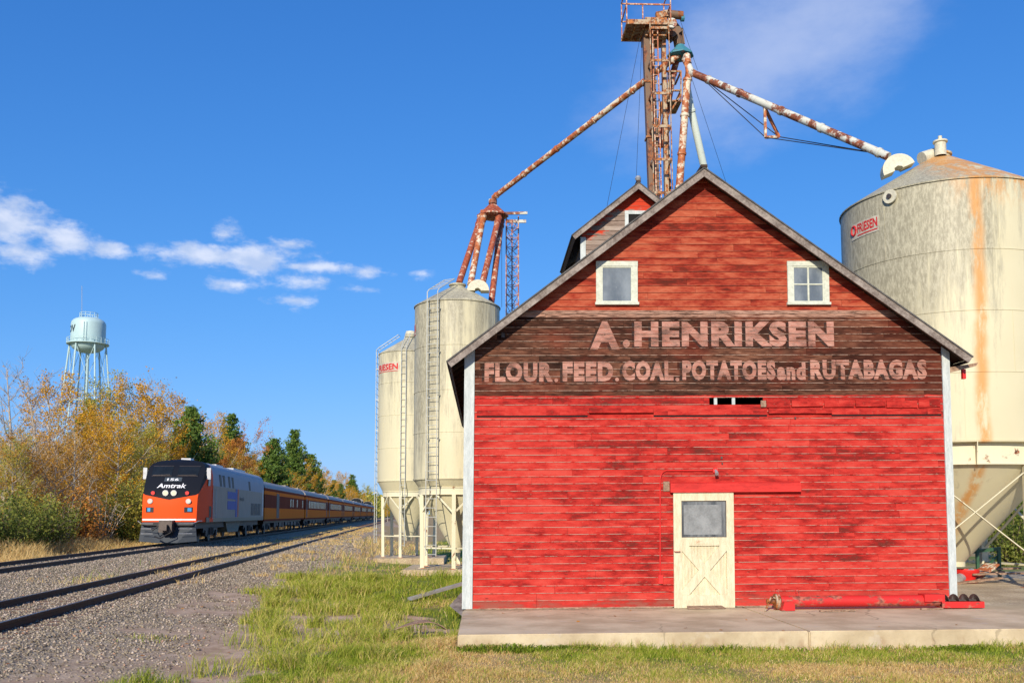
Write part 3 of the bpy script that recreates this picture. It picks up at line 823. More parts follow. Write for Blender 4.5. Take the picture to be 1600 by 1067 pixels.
# ------------------------------------------------------------------ railway
def build_litter():
    n = 260
    X = rng.uniform(-6, 12, n); Y = rng.uniform(10.5, 26, n)
    on = (X > -.3) & (Y > 13.8) & (Y < 17.2)
    keep = on & (rng.random(n) < .5) | (X < -.5)
    X, Y, on = X[keep], Y[keep], on[keep]
    z = np.where(on, .187 + .007 * (X + .2), gz(X, Y) + .03)
    C = np.stack([X, Y, z], -1); m = len(X)
    a = rng.random(m) * 6.28; s_ = rng.uniform(.02, .045, m)
    u = np.stack([np.cos(a), np.sin(a), rng.uniform(-.1, .1, m)], -1) * s_[:, None]; v = np.stack([-np.sin(a), np.cos(a), rng.uniform(-.1, .2, m)], -1) * s_[:, None] * .7
    V = np.stack([C - u, C - v, C + u, C + v + np.array([0, 0, .008])], 1).reshape(-1, 3)
    o = fast_mesh('fallen_leaves', V, (np.arange(m) * 4)[:, None] + np.arange(4)[None], M['leaf_orange'], attrs={'rnd': ('FACE', rng.random(m))})
    tag(o, 'scattered orange fallen leaves on the grass and the concrete platform', 'leaves', kind='stuff')
build_litter()

def rail_profile(h=.16):
    return [(-.07, 0), (.07, 0), (.07, .012), (.010, .03), (.010, .115), (.036, .125), (.036, h), (-.036, h), (-.036, .125), (-.010, .115), (-.010, .03), (-.07, .012)]
def build_track(name, d0, zh, label, s0=-5, s1=900, skip=1):
    t = thing(name, (0, 0, 0), label, 'railway track')
    for k, sd in ((0, -1), (1, 1)):
        dd = d0 + sd * .7535
        mb = MB()
        pr = rail_profile()
        ns = [s0, 60, 200, s1]
        for i in range(3):
            a, b = ns[i], ns[i + 1]
            mb.prism(pr, lambda p, q, a=a, b=b: track(dd + p[0], a if q == 0 else b, zh - .16 + p[1]))
        r = mb.build('rail', M['rail'], t)
        tp = MB()
        tp.box(-.030, .030, s0, s1, 0, .003)
        o = tp.build('running_surface', M['railtop'], r, world=False, warp=lambda x, y, z: tuple(track(dd + x, y, zh + z - .0005)))
        tp = MB()
        s = 8.0
        while s < 46:
            for e in (-.10, .10):
                tp.box(-.0, .05, -.03, .03, 0, .035)
                for q in range(8):
                    vx, vy, vz = tp.v[-8 + q]
                    c = track(dd + (vx - .025) + e, s + vy, zh - .158 + vz)
                    tp.v[-8 + q] = (c.x, c.y, c.z)
            s += .54
        tp.build('spikes', M['rail'], r)['kind'] = 'stuff'
    rest = MB()
    s = 6.0; n = 0
    R = random.Random(3)
    while s < 420:
        l = 1.27 + R.uniform(-.04, .06); y = R.uniform(-.015, .015)
        mb = MB() if n < 95 else rest
        p = track(d0 - l, s + y, zh - .222); q = track(d0 + l, s + y, zh - .222 + R.uniform(-.01, .01))
        mb.bar(p, q, .22, .17)
        if n < 95: mb.build('sleeper', M['sleeper'], t, fixn=False)
        s += .54; n += 1
    o = rest.build('far_sleepers', M['sleeper'], t)
    o['kind'] = 'stuff'
build_track('railway_track', D_MAIN, Z_MAIN, 'main line track that carries the passenger train')
build_track('railway_track', D_SID, Z_SID, 'empty weedy siding track nearer the silos than the train')

# ------------------------------------------------------------------ barn
BY = 17.3
def warp(x, y, z): return (x + .0063 * (z - .18), y, z + .007 * (x + .2))
def unwarp(p):
    x, y, z = p
    for _ in range(3):
        x2 = p[0] - .0063 * (z - .18); z = p[2] - .007 * (x2 + .2)
    return x2, y, z
def B(px, py, Y=BY): return unwarp(P(px, py, Y))

def clip_board(xa, xb, z0, z1, lx, rx):
    """trapezoid limits at bottom/top heights"""
    a0, a1 = max(xa, lx(z0)), max(xa, lx(z1)); b0, b1 = min(xb, rx(z0)), min(xb, rx(z1))
    if b0 - a0 < .01 and b1 - a1 < .01: return None
    return a0, max(b0, a0), a1, max(b1, a1)

COURSE = .1315
def siding(mb, X0, X1, z0, z1, yw, lx, rx, holes=(), seed=1, axis='x', edgef=None, course=COURSE, proud=.018, wide=3.4):
    R = random.Random(seed)
    k = 0
    z = z0
    while z < z1 - .005:
        zt = min(z + course, z1)
        x = X0 - R.uniform(0, 2.5)
        cuts = [x]
        while x < X1:
            x += R.uniform(1.2, wide)
            cuts.append(x)
        for (c, d) in ((a, b) for a, b in zip(cuts[:-1], cuts[1:])):
            segs = [(c + .0015, d - .0015)]
            for (ha, hb, hz0, hz1) in holes:
                zc = (z + zt) / 2
                if hz0 < zc < hz1:
                    ns = []
                    for (p, q) in segs:
                        if q <= ha or p >= hb: ns.append((p, q))
                        else:
                            if p < ha: ns.append((p, ha))
                            if q > hb: ns.append((hb, q))
                    segs = ns
            rv = R.uniform(.02, 1)
            jo = R.uniform(-.0025, .0025)
            for (p, q) in segs:
                r = clip_board(max(p, X0), min(q, X1), z, zt, lx, rx)
                if q <= X0 or p >= X1 or not r: continue
                a0, b0, a1, b1 = r
                dz = R.uniform(-.0015, .0015)
                yb = yw - proud + jo; yt = yw - .003 + jo * .3
                zz0 = z + .002 + dz
                vs = [(a0, yb, zz0), (b0, yb, zz0), (b1, yt, zt), (a1, yt, zt), (a0, yw + .01, zz0), (b0, yw + .01, zz0), (b1, yw + .01, zt), (a1, yw + .01, zt)]
                if axis == 'y': vs = [(v[1], v[0], v[2]) for v in vs]
                front = [(a0, 0.02), (b0, 0.02), (b1, 1), (a1, 1)]
                bot = [(a0, 0.0)] * 4
                mb.add(vs, [(0, 1, 2, 3), (4, 5, 1, 0), (1, 5, 6, 2), (4, 0, 3, 7), (3, 2, 6, 7)], rv, [front, bot, [(b0, .5)] * 4, [(a0, .5)] * 4, [(a0, 1)] * 4])
        z = zt; k += 1

def roof_line(peak, le, re):
    """limits x(z) of a gable given unwarped points"""
    def lx(z): return le[0] + (z - le[2]) * (peak[0] - le[0]) / (peak[2] - le[2])
    def rx(z): return re[0] + (z - re[2]) * (peak[0] - re[0]) / (peak[2] - re[2])
    return lx, rx

def letters(text, box, yw, course0, name, parent, mat, bold=.03, dx=0, dz=0, yo=.0025, kern=1.0):
    """painted text, following the lap of each board; box = x0,x1,z0,z1"""
    cu = bpy.data.curves.new('t', 'FONT'); cu.body = text; cu.size = 1; cu.offset = bold; cu.space_character = kern; cu.resolution_u = 3
    to = bpy.data.objects.new('t', cu); COL.objects.link(to)
    bpy.context.view_layer.update()
    me = bpy.data.meshes.new_from_object(to)
    bpy.data.objects.remove(to)
    xs = [v.co.x for v in me.vertices]; ys = [v.co.y for v in me.vertices]
    x0, x1, y0, y1 = min(xs), max(xs), min(ys), max(ys)
    # cap height from the baseline for texts with commas
    bx0, bx1, bz0, bz1 = box
    bm = bmesh.new(); bm.from_mesh(me)
    for v in bm.verts:
        X = bx0 + (v.co.x - x0) / (x1 - x0) * (bx1 - bx0) + dx
        Z = bz0 + (v.co.y - y0) / (y1 - y0) * (bz1 - bz0) + dz
        v.co = (X, 0, Z)
    out = bmesh.new()
    k0 = int((bz0 - course0) / COURSE) - 1; k1 = int((bz1 - course0) / COURSE) + 2
    for k in range(k0, k1):
        a = course0 + k * COURSE + .005; b = course0 + (k + 1) * COURSE - .001
        c = bm.copy()
        bmesh.ops.bisect_plane(c, geom=c.verts[:] + c.edges[:] + c.faces[:], plane_co=(0, 0, a), plane_no=(0, 0, -1), clear_outer=True)
        bmesh.ops.bisect_plane(c, geom=c.verts[:] + c.edges[:] + c.faces[:], plane_co=(0, 0, b), plane_no=(0, 0, 1), clear_outer=True)
        for v in c.verts:
            t = (v.co.z - a) / (b - a)
            v.co.y = yw - .0205 + t * .0155 - yo
        tmp = bpy.data.meshes.new('x'); c.to_mesh(tmp); c.free()
        out.from_mesh(tmp); bpy.data.meshes.remove(tmp)
    for v in out.verts: v.co = warp(*v.co)
    bm.free()
    m2 = bpy.data.meshes.new(name)
    root = parent
    while root.parent is not None: root = root.parent
    for v in out.verts: v.co -= ORG[root.name]
    out.to_mesh(m2); out.free()
    m2.materials.append(mat)
    o = bpy.data.objects.new(name, m2); COL.objects.link(o); o.parent = parent
    return o

def flat_text(text, width, height, name, mat, parent, fn, bold=.0, ext=0.0, kern=1.0):
    """text mesh mapped through fn(u in 0..width, v in 0..height)"""
    cu = bpy.data.curves.new('t', 'FONT'); cu.body = text; cu.size = 1; cu.offset = bold; cu.resolution_u = 2; cu.space_character = kern
    to = bpy.data.objects.new('t', cu); COL.objects.link(to)
    bpy.context.view_layer.update()
    me = bpy.data.meshes.new_from_object(to)
    bpy.data.objects.remove(to)
    xs = [v.co.x for v in me.vertices]; ys = [v.co.y for v in me.vertices]
    x0, x1, y0, y1 = min(xs), max(xs), min(ys), max(ys)
    bm = bmesh.new(); bm.from_mesh(me)
    # cut long faces so the text can wrap round a cylinder
    n = 16
    for k in range(1, n):
        bmesh.ops.bisect_plane(bm, geom=bm.verts[:] + bm.edges[:] + bm.faces[:], plane_co=(x0 + (x1 - x0) * k / n, 0, 0), plane_no=(1, 0, 0))
    root = parent
    while root.parent is not None: root = root.parent
    for v in bm.verts:
        v.co = Vector(fn((v.co.x - x0) / (x1 - x0) * width, (v.co.y - y0) / (y1 - y0) * height))
    m2 = bpy.data.meshes.new(name); bm.to_mesh(m2); bm.free()
    m2.name = name
    m2.materials.append(mat)
    o = bpy.data.objects.new(name, m2); COL.objects.link(o); o.parent = parent
    return o

def window(parent, px0, py0, px1, py1, Y, panes=(1, 1), fw=.095, mat='window_trim', glass='glass', proud=.045, wf=None, black=False, name='window'):
    x0, _, z1 = wf(px0, py0, Y); x1, _, z0 = wf(px1, py1, Y)
    mb = MB()
    yf = Y - proud
    mb.box(x0, x0 + fw, yf, Y + .02, z0 + fw * .5, z1 - fw)
    mb.box(x1 - fw, x1, yf, Y + .02, z0 + fw * .5, z1 - fw)
    mb.box(x0 - .003, x1 + .003, yf - .004, Y + .02, z1 - fw, z1)
    w = mb.build('window', M[mat], parent, warp=warp)
    mb = MB(); mb.box(x0 - .02, x1 + .02, yf - .03, Y + .02, z0, z0 + fw * .5)
    mb.build('sill', M[mat], w, warp=warp)
    gx0, gx1, gz0, gz1 = x0 + fw, x1 - fw, z0 + fw * .5, z1 - fw
    mb = MB(); mb.box(gx0, gx1, Y - .0225, Y - .018, gz0, gz1)
    mb.build('pane', M['black' if black else glass], w, warp=warp)
    if not black:
        mb = MB()
        s = .028
        mb.box(gx0, gx0 + s, Y - .036, Y - .0228, gz0, gz1); mb.box(gx1 - s, gx1, Y - .036, Y - .0228, gz0, gz1)
        mb.box(gx0 + s, gx1 - s, Y - .035, Y - .0228, gz0, gz0 + s); mb.box(gx0 + s, gx1 - s, Y - .035, Y - .0228, gz1 - s, gz1)
        for i in range(1, panes[0]):
            x = gx0 + (gx1 - gx0) * i / panes[0]; mb.box(x - .016, x + .016, Y - .037, Y - .0228, gz0 + s, gz1 - s)
        for i in range(1, panes[1]):
            z = gz0 + (gz1 - gz0) * i / panes[1]; mb.box(gx0 + s, gx1 - s, Y - .0365, Y - .0232, z - .012, z + .012)
        mb.build('sash', M[mat], w, warp=warp)
    return w

def gable_roof(parent, peak, le, re, y0, y1, th=.05, rake=.145, mats=('shingle', 'rake', 'dark_wood'), rk=1, rafters=True):
    """slabs from unwarped front points of the outer roof line"""
    for side, e in ((-1, le), (1, re)):
        dx = e[0] - peak[0]; dz = e[2] - peak[2]; L = math.hypot(dx, dz); ux, uz = dx / L, dz / L
        nx, nz = (uz, -ux) if side > 0 else (-uz, ux)   # pointing down/inside
        if nz > 0: nx, nz = -nx, -nz
        def pt(s, t): return (peak[0] + ux * s + nx * t, peak[2] + uz * s + nz * t)
        # shingle slab
        quad = [pt(0, 0), pt(L, 0), pt(L, th * .5), (peak[0], peak[2] - th * .5 / abs(nz))]
        mb = MB(); mb.prism(quad, lambda p, q: (p[0], y0 - .02 if q == 0 else y1, p[1]))
        r = mb.build('roof', M[mats[0]], parent, warp=warp)
        # deck below the shingles
        quad = [(peak[0], peak[2] - (th * .5) / abs(nz)), pt(L - .02, th * .5), pt(L - .02, th + .01), (peak[0], peak[2] - (th + .01) / abs(nz))]
        mb = MB(); mb.prism(quad, lambda p, q: (p[0], y0 + .031 if q == 0 else y1 - .02, p[1]))
        mb.build('roof_deck', M[mats[2]], r, warp=warp)
        for yy in ((y0, y0 + .03), (y1 - .05, y1 - .022)):
            quad = [(peak[0], peak[2] - (th * .5) / abs(nz)), pt(L - .005, th * .5 ), pt(L - .005, rake), (peak[0], peak[2] - rake / abs(nz))]
            if side > 0: quad = [(quad[0][0] + .002, quad[0][1]), quad[1], quad[2], (quad[3][0] + .002, quad[3][1])]
            else: quad = [(quad[0][0] - .002, quad[0][1]), quad[1], quad[2], (quad[3][0] - .002, quad[3][1])]
            mb = MB(); mb.prism(quad, lambda p, q, yy=yy: (p[0], yy[q], p[1]))
            mb.build('rake_board', M[mats[1]], r, warp=warp)
        # eave board
        mb = MB()
        quad = [pt(L - .019, th + .012), pt(L - .004, th + .012), pt(L - .004, rake), pt(L - .019, rake)]
        mb.prism(quad, lambda p, q: (p[0], y0 + .032 if q == 0 else y1 - .052, p[1]))
        mb.build('eave_board', M[mats[2]], r, warp=warp)
        if rafters:
            y = y0 + .65
            while y < y1 - .3:
                mb = MB()
                quad = [pt(L - .75, th + .012), pt(L - .022, th + .012), pt(L - .022, rake - .01), pt(L - .75, rake + .03)]
                mb.prism(quad, lambda p, q, y=y: (p[0], y if q == 0 else y + .045, p[1])); y += .6
                mb.build('rafter_tail', M[mats[2]], r, warp=warp)

def build_barn():
    t = thing('barn', (4.1, 23.4, .18), 'old red clapboard feed barn with faded wall lettering and cream door', 'barn')
    YO = BY - .30
    peak = B(1100, 261, YO); le = B(697, 564, YO); re = B(1521, 557, YO)
    lx, rx = roof_line((peak[0], 0, peak[2] - .09), (le[0], 0, le[2] - .09), (re[0], 0, re[2] - .09))
    X0 = B(728, 940)[0]; X1 = B(1493, 940)[0]
    c0 = .20
    zb = [B(900, y)[2] for y in (626, 636)]
    kz = lambda z: c0 + round((z - c0) / COURSE) * COURSE
    zh0 = kz(B(1150, 637)[2])
    door = (B(1051, 769)[0], B(1147, 769)[0])
    holes = [(B(1108, 630)[0], B(1192, 630)[0], zh0 + .01, zh0 + COURSE - .01),
             (door[0] + .03, door[1] - .03, 0, 2.0)]
    mb = MB()
    siding(mb, X0, X1, c0, peak[2], BY, lx, rx, holes, seed=5)
    sd = mb.build('siding', M['siding'], t, warp=warp, fixn=False)
    sd['label'] = 'red boards with a dark bare band across the middle'
    # sheathing behind the boards, with a real opening at the missing board
    hx0, hx1, hz0, hz1 = holes[0]
    mb = MB()
    yb0, yb1 = BY + .011, BY + .05
    def sheath(xa, xb, za, zb_):
        n = 1
        a0, b0, a1, b1 = max(xa, lx(za)), min(xb, rx(za)), max(xa, lx(zb_)), min(xb, rx(zb_))
        mb.prism([(a0, za), (b0, za), (b1, zb_), (a1, zb_)], lambda p, q: (p[0], yb0 if q == 0 else yb1, p[1]))
    sheath(X0, X1, .19, hz0 - .01); sheath(X0, hx0, hz0 - .01, hz1 + .01); sheath(hx1, X1, hz0 - .01, hz1 + .01); 
    z_e = le[2] - .3
    sheath(X0, X1, hz1 + .01, 3.6)
    zz = 3.6
    mb.prism([(max(X0, lx(zz)), zz), (min(X1, rx(zz)), zz), (peak[0], peak[2] - .12)], lambda p, q: (p[0], yb0 if q == 0 else yb1, p[1]))
    mb.build('sheathing', M['dark_wood'], t, warp=warp)
    mb = MB()
    for px in (1118, 1146):
        x = B(px, 630)[0]; mb.box(x - .03, x + .03, BY - .004, BY + .05, hz0 - .008, hz1 + .008)
    mb.build('stud', M['white_trim'], t, warp=warp)
    # other three walls
    YE = 29.4
    mb = MB()
    siding(mb, BY, YE, c0, B(728, 560)[2] - .12, X0, lambda z: -1e9, lambda z: 1e9, seed=8, axis='y')
    mb.build('side_siding', M['siding_red'], t, warp=warp, fixn=False)
    mb = MB()
    siding(mb, BY, YE, c0, B(1493, 560)[2] - .12, 0, lambda z: -1e9, lambda z: 1e9, seed=9, axis='y')
    mb.v = [(X1 - v[0], v[1], v[2]) for v in mb.v]
    mb.build('side_siding', M['siding_red'], t, warp=warp, fixn=False)
    mb = MB()
    siding(mb, X0, X1, c0, peak[2], 0, lx, rx, (), seed=15)
    mb.v = [(v[0], YE - v[1], v[2]) for v in mb.v]
    mb.build('rear_siding', M['siding_red'], t, warp=warp, fixn=False)
    # unseen inner shell, added to keep the interior dark
    mb = MB(); mb.box(X0 + .02, X1 - .02, BY + .9, YE - .02, .19, 3.2)
    mb.build('dark_inner_shell', M['dark_wood'], t, warp=warp)
    gable_roof(t, peak, le, re, YO, YE + .3)
    # peak cap
    mb = MB(); mb.bar((peak[0], YO - .03, peak[2] + .012), (peak[0], YE + .33, peak[2] + .012), .12, .05)
    mb.build('ridge_cap', M['dark_wood'], t, warp=warp)
    # corner boards
    for (pa, pb, e) in ((722, 738, 0), (1483, 1495, 1)):
        xa, xb = B(pa, 945)[0], B(pb, 945)[0]
        z0 = .20; z1 = (lx if e == 0 else rx) and 0
        ztop = [le[2] - .10 + (xx - le[0]) * (peak[2] - le[2]) / (peak[0] - le[0]) if e == 0 else re[2] - .10 + (xx - re[0]) * (peak[2] - re[2]) / (peak[0] - re[0]) for xx in (xa, xb)]
        mb = MB()
        mb.prism([(xa, z0), (xb, z0), (xb, ztop[1]), (xa, ztop[0])], lambda p, q: (p[0], BY - .032 if q == 0 else BY + .009, p[1]))
        if e == 0: mb.box(xa - .002, xa + .025, BY - .034, BY + .12, z0, ztop[0] - .005)
        else: mb.box(xb - .025, xb + .002, BY - .034, BY + .12, z0, ztop[1] - .005)
        cb = mb.build('corner_board', M['white_trim'], t, warp=warp)
        mb = MB()
        xi = xb if e == 0 else xa
        mb.box(xi - (.028 if e == 0 else 0), xi + (0 if e == 0 else .028), BY - .040, BY - .0325, z0, min(ztop) - .01)
        mb.build('trim_strip', M['white_trim'], cb, warp=warp)
    # sill board at the foot
    mb = MB(); mb.box(X0, door[0] - .02, BY - .028, BY + .01, .185, .205); mb.box(door[1] + .02, X1, BY - .028, BY + .01, .185, .205)
    mb.build('sill_board', M['old_wood'], t, warp=warp)
    # windows
    window(t, 931, 409, 996, 477, BY, (1, 1), wf=B)
    w2 = window(t, 1229, 409, 1295, 477, BY, (2, 2), wf=B)
    # door
    dx0, _, dz1 = B(1051, 769); dx1, _, dz0 = B(1147, 948)
    W_, H_ = dx1 - dx0, dz1 - dz0
    yd = BY - .030
    mb = MB()
    st = .135
    gx0, gx1, gz0, gz1 = B(1064, 850)[0], B(1134, 850)[0], B(1100, 839)[2], B(1100, 782)[2]
    lz0, lz1 = B(1100, 928)[2], B(1100, 852)[2]
    mb.box(dx0, gx0, yd - .04, yd, dz0, dz1); mb.box(gx1, dx1, yd - .04, yd, dz0, dz1)
    mb.box(gx0, gx1, yd - .0395, yd - .0005, gz1, dz1 - .001); mb.box(gx0, gx1, yd - .0395, yd, lz1, gz0); mb.box(gx0, gx1, yd - .0395, yd, dz0 + .001, lz0)
    door_o = mb.build('door', M['door_paint'], t, warp=warp)
    door_o['label'] = 'cream sliding door with glass above and crossed braces below'
    mb = MB()
    n = 14
    for i in range(n):
        xa = gx0 + (gx1 - gx0) * i / n; xb = gx0 + (gx1 - gx0) * (i + 1) / n
        mb.box(xa + .006, xb - .006, yd - .013, yd - .004, lz0, lz1)
    mb.box(gx0, gx1, yd - .0035, yd - .001, lz0, lz1)
    mb.build('beadboard_panel', M['door_paint'], door_o, warp=warp)
    mb = MB()
    ax0, ax1 = gx0 + .06, gx1 - .06
    mb.prism([(gx0, lz0), (gx0 + .13, lz0), (gx1, lz1 - .09), (gx1, lz1), (gx1 - .13, lz1), (gx0, lz0 + .09)], lambda p, q: (p[0], yd - .044 if q == 0 else yd - .019, p[1]))
    mb.build('brace', M['door_paint'], door_o, warp=warp)
    mb = MB()
    mb.prism([(gx1, lz0), (gx1 - .13, lz0), (gx0, lz1 - .09), (gx0, lz1), (gx0 + .13, lz1), (gx1, lz0 + .09)], lambda p, q: (p[0], yd - .042 if q == 0 else yd - .0195, p[1]))
    mb.build('brace', M['door_paint'], door_o, warp=warp)
    mb = MB(); mb.box(gx0, gx1, yd - .018, yd - .012, gz0, gz1)
    g = mb.build('glass', M['door_glass'], door_o, warp=warp)
    mb = MB(); mb.box(gx0 + .045, gx1 - .085, yd - .0195, yd - .0185, gz0 + .05, gz1 - .075)
    mb.build('curtain', M['paper'], door_o, warp=warp)
    mb = MB()
    for (a, b, c, d) in ((gx0, gx0 + .012, gz0, gz1), (gx1 - .012, gx1, gz0, gz1), (gx0, gx1, gz0, gz0 + .012), (gx0, gx1, gz1 - .012, gz1)):
        mb.box(a, b, yd - .030, yd - .0185, c, d)
    mb.build('glazing_bead', M['screw'], door_o, warp=warp)
    sx0, _, sz1 = B(1084, 843); sx1, _, sz0 = B(1110, 849)
    mb = MB(); mb.box(sx0, sx1, yd - .046, yd - .040, sz0, sz1)
    sg = mb.build('name_plate', M['door_paint'], door_o, warp=warp)
    root = t
    def platef(u, v):
        x, y, z = warp(sx0 + .02 + u, yd - .0472, sz0 + .012 + v); o = ORG[root.name]; return (x - o.x, y - o.y, z - o.z)
    flat_text('OFFICE HOURS', sx1 - sx0 - .04, sz1 - sz0 - .024, 'plate_lettering', M['rust_pipe'], door_o, platef)
    hx, _, hz = B(1057, 861)
    mb = MB(); mb.tube([(hx - .05, yd - .04, hz), (hx - .045, yd - .075, hz), (hx + .045, yd - .075, hz), (hx + .05, yd - .04, hz)], .010, 6)
    mb.build('handle', M['rust_pipe'], door_o, warp=warp)
    mb = MB(); tx0, tx1 = B(1069, 950)[0], B(1128, 950)[0]
    mb.prism([(tx0, 0), (tx1, 0), (tx1 - .03, 1), (tx0 + .04, 1)], lambda p, q: (p[0], BY - .30 + p[1] * .27, .187 + p[1] * .03 + (.012 if q else 0)))
    mb.build('threshold_plate', M['old_wood'], t, warp=warp)
    # door track cover
    cx0, _, cz1 = B(1046, 753); cx1, _, cz0 = B(1249, 768)
    mb = MB(); mb.prism([(-.015, cz1), (-.10, cz1 - .03), (-.105, cz0), (-.015, cz0)], lambda p, q: (cx0 if q == 0 else cx1, BY + p[0], p[1]))
    mb.build('door_track_cover', M['red_board'], t, warp=warp)
    a, _, b = B(1036, 752); c, _, d = B(1046, 767)
    mb = MB(); mb.box(a, c - .004, BY - .03, BY - .014, d, b)
    mb.build('track_end_block', M['old_wood'], t, warp=warp)
    # conduit, lamp and switch box
    pts = [B(px, py) for px, py in ((1031, 900), (1031, 748), (1033, 740), (1040, 735), (1112, 735))]
    mb = MB(); mb.tube([(p[0], BY - .035, p[2]) for p in pts], .012, 6)
    mb.build('conduit', M['red_plain'], t, warp=warp)
    a, _, b = B(1028, 898); c, _, d = B(1035, 911)
    mb = MB(); mb.box(a, c, BY - .06, BY - .012, d, b)
    mb.build('switch_box', M['red_plain'], t, warp=warp)
    lp = B(1117, 735)
    mb = MB(); mb.tube([(lp[0], BY - .012, lp[2]), (lp[0], BY - .045, lp[2])], .05, 12)
    la = mb.build('wall_lamp', M['red_plain'], t, warp=warp, smooth=True)
    mb = MB(); mb.tube([(lp[0], BY - .045, lp[2]), (lp[0], BY - .10, lp[2] - .02), (lp[0], BY - .15, lp[2] - .07)], [.022, .028, .036], 10)
    mb.build('lamp_socket', M['galv'], la, warp=warp, smooth=True)
    # loose boards, ledges and the long split above the lower boards
    R = random.Random(2)
    def ledge(px0, py0, px1, py1, y, mat='siding_red', name='loose_board', drop=.0, tilt=0.0):
        x0, _, z1 = B(px0, py0); x1, _, z0 = B(px1, py1)
        mb = MB()
        n = max(2, int((x1 - x0) / .25))
        for i in range(n):
            xa = x0 + (x1 - x0) * i / n; xb = x0 + (x1 - x0) * (i + 1) / n
            ja = tilt * i / n; jb = tilt * (i + 1) / n
            vs = [(xa, BY - y, z0 + ja), (xb, BY - y, z0 + jb), (xb, BY - y + .01, z1 + jb), (xa, BY - y + .01, z1 + ja), (xa, BY - .003, z0 + ja), (xb, BY - .003, z0 + jb), (xb, BY - .003, z1 + jb), (xa, BY - .003, z1 + ja)]
            mb.add(vs, [(0, 1, 2, 3), (4, 5, 1, 0), (3, 2, 6, 7)] + ([(4, 0, 3, 7)] if i == 0 else []) + ([(1, 5, 6, 2)] if i == n - 1 else []), .1 + .7 * R.random(),
                   [[(xa, .3), (xb, .3), (xb, 1), (xa, 1)]] + [[(xa, .5)] * 4] * (2 + (i == 0) + (i == n - 1)))
        return mb.build(name, M[mat], t, warp=warp, fixn=False)
    ledge(920, 638, 1020, 645, .065)
    ledge(1200, 638, 1298, 646, .065)
    for (a, b, y) in ((745, 918, 649), (1021, 1198, 648), (1299, 1470, 647)):
        ledge(a, y - 8, b, y, .030, tilt=R.uniform(-.006, .006))
        x0, _, z1 = B(a, y + .3); x1, _, z0 = B(b, y + 2.6)
        mb = MB(); mb.box(x0, x1, BY - .0175, BY - .005, z0, z1)
        mb.build('board_gap', M['black'], t, warp=warp)
    for (a, b) in ((1197, 1234), (1236, 1285), (1287, 1333), (1336, 1382), (1384, 1432), (1434, 1468)):
        ledge(a, 624 + R.uniform(0, 2), b, 636 + R.uniform(-1, 1), .036 + R.random() * .012, tilt=R.uniform(-.015, .015))
    ledge(1188, 626, 1196, 636, .05, 'old_wood', 'broken_board_end')
    # small wall fixings
    for (px, py, r) in ((1127, 715, .016), (786, 524, .03), (1242, 653, .014), (970, 641, .02), (1128, 724, .012)):
        p = B(px, py); mb = MB(); mb.box(p[0] - r, p[0] + r, BY - .03, BY - .012, p[2] - r * 1.4, p[2] + r * 1.4)
        mb.build('wall_fixing', M['screw'], t, warp=warp)
    # bracket under the right eave
    a = B(1484, 577); b = B(1529, 568)
    mb = MB(); mb.prism([(a[0], a[2] + .04), (b[0], b[2] + .02), (b[0] - .04, b[2] - .04), (a[0], a[2] - .06)], lambda p, q: (p[0], BY + .01 if q == 0 else BY + .15, p[1]))
    mb.build('eave_bracket', M['old_wood'], t, warp=warp)
    p = B(1508, 578); mb = MB(); mb.box(p[0] - .03, p[0] + .03, BY + .03, BY + .1, p[2] - .16, p[2] + .02)
    mb.build('bracket_peg', M['red_plain'], t, warp=warp)
    # painted words
    za, zb = B(0, 543)[2], B(0, 501)[2]
    k0 = c0
    L = [('A', 922, 968, 546, 502), ('.', 973, 984, 543, 531), ('HENRIKSEN', 991, 1302, 542, 502)]
    def word(txt, a, b, y1, y0, bold, kern=1.0, nm='painted_letters'):
        xm = (a + b) / 2
        x0, _, z0 = B(a, y1); x1, _, z1 = B(b, y0)
        letters(txt, (x0, x1, z0, z1), BY, k0, nm, t, M['letters'], bold, kern=kern)
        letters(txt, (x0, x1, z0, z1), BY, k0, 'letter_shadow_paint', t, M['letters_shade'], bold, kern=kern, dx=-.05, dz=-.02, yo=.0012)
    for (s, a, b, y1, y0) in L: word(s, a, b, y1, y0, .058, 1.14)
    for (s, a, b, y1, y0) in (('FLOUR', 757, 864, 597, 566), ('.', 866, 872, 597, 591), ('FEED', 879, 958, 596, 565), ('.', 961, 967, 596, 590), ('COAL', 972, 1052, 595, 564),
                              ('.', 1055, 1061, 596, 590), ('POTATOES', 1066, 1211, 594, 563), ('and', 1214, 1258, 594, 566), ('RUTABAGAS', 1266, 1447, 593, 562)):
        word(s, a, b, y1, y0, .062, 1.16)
    # raised head house astride the ridge
    CY = 24.4; CE = 27.6; YC = CY - .3
    pk = B(998, 284, YC); cl = B(893, 367, YC)
    cr = (2 * pk[0] - cl[0], YC, cl[2])
    clx, crx = roof_line((pk[0], 0, pk[2] - .09), (cl[0], 0, cl[2] - .09), (cr[0], 0, cr[2] - .09))
    cx0 = B(909, 390, CY)[0]; cx1 = 2 * pk[0] - cx0
    zbase = le[2] + (cx0 - le[0]) * (peak[2] - le[2]) / (peak[0] - le[0]) - .3
    mb = MB()
    siding(mb, cx0, cx1, zbase, pk[2], CY, clx, crx, seed=22, wide=2.6)
    hh = mb.build('head_house', M['siding_grey'], t, warp=warp, fixn=False)
    hh['label'] = 'grey weathered gable of the raised head house on the ridge'
    me = hh.data
    at = me.attributes.new('edge', 'FLOAT', 'POINT')
    o0 = ORG[t.name]
    vals = []
    for v in me.vertices:
        x, y, z = unwarp((v.co.x + o0.x, v.co.y + o0.y, v.co.z + o0.z))
        dd = min(x - clx(z), crx(z) - x)
        vals.append(max(0, 1 - dd / .55))
    at.data.foreach_set('value', vals)
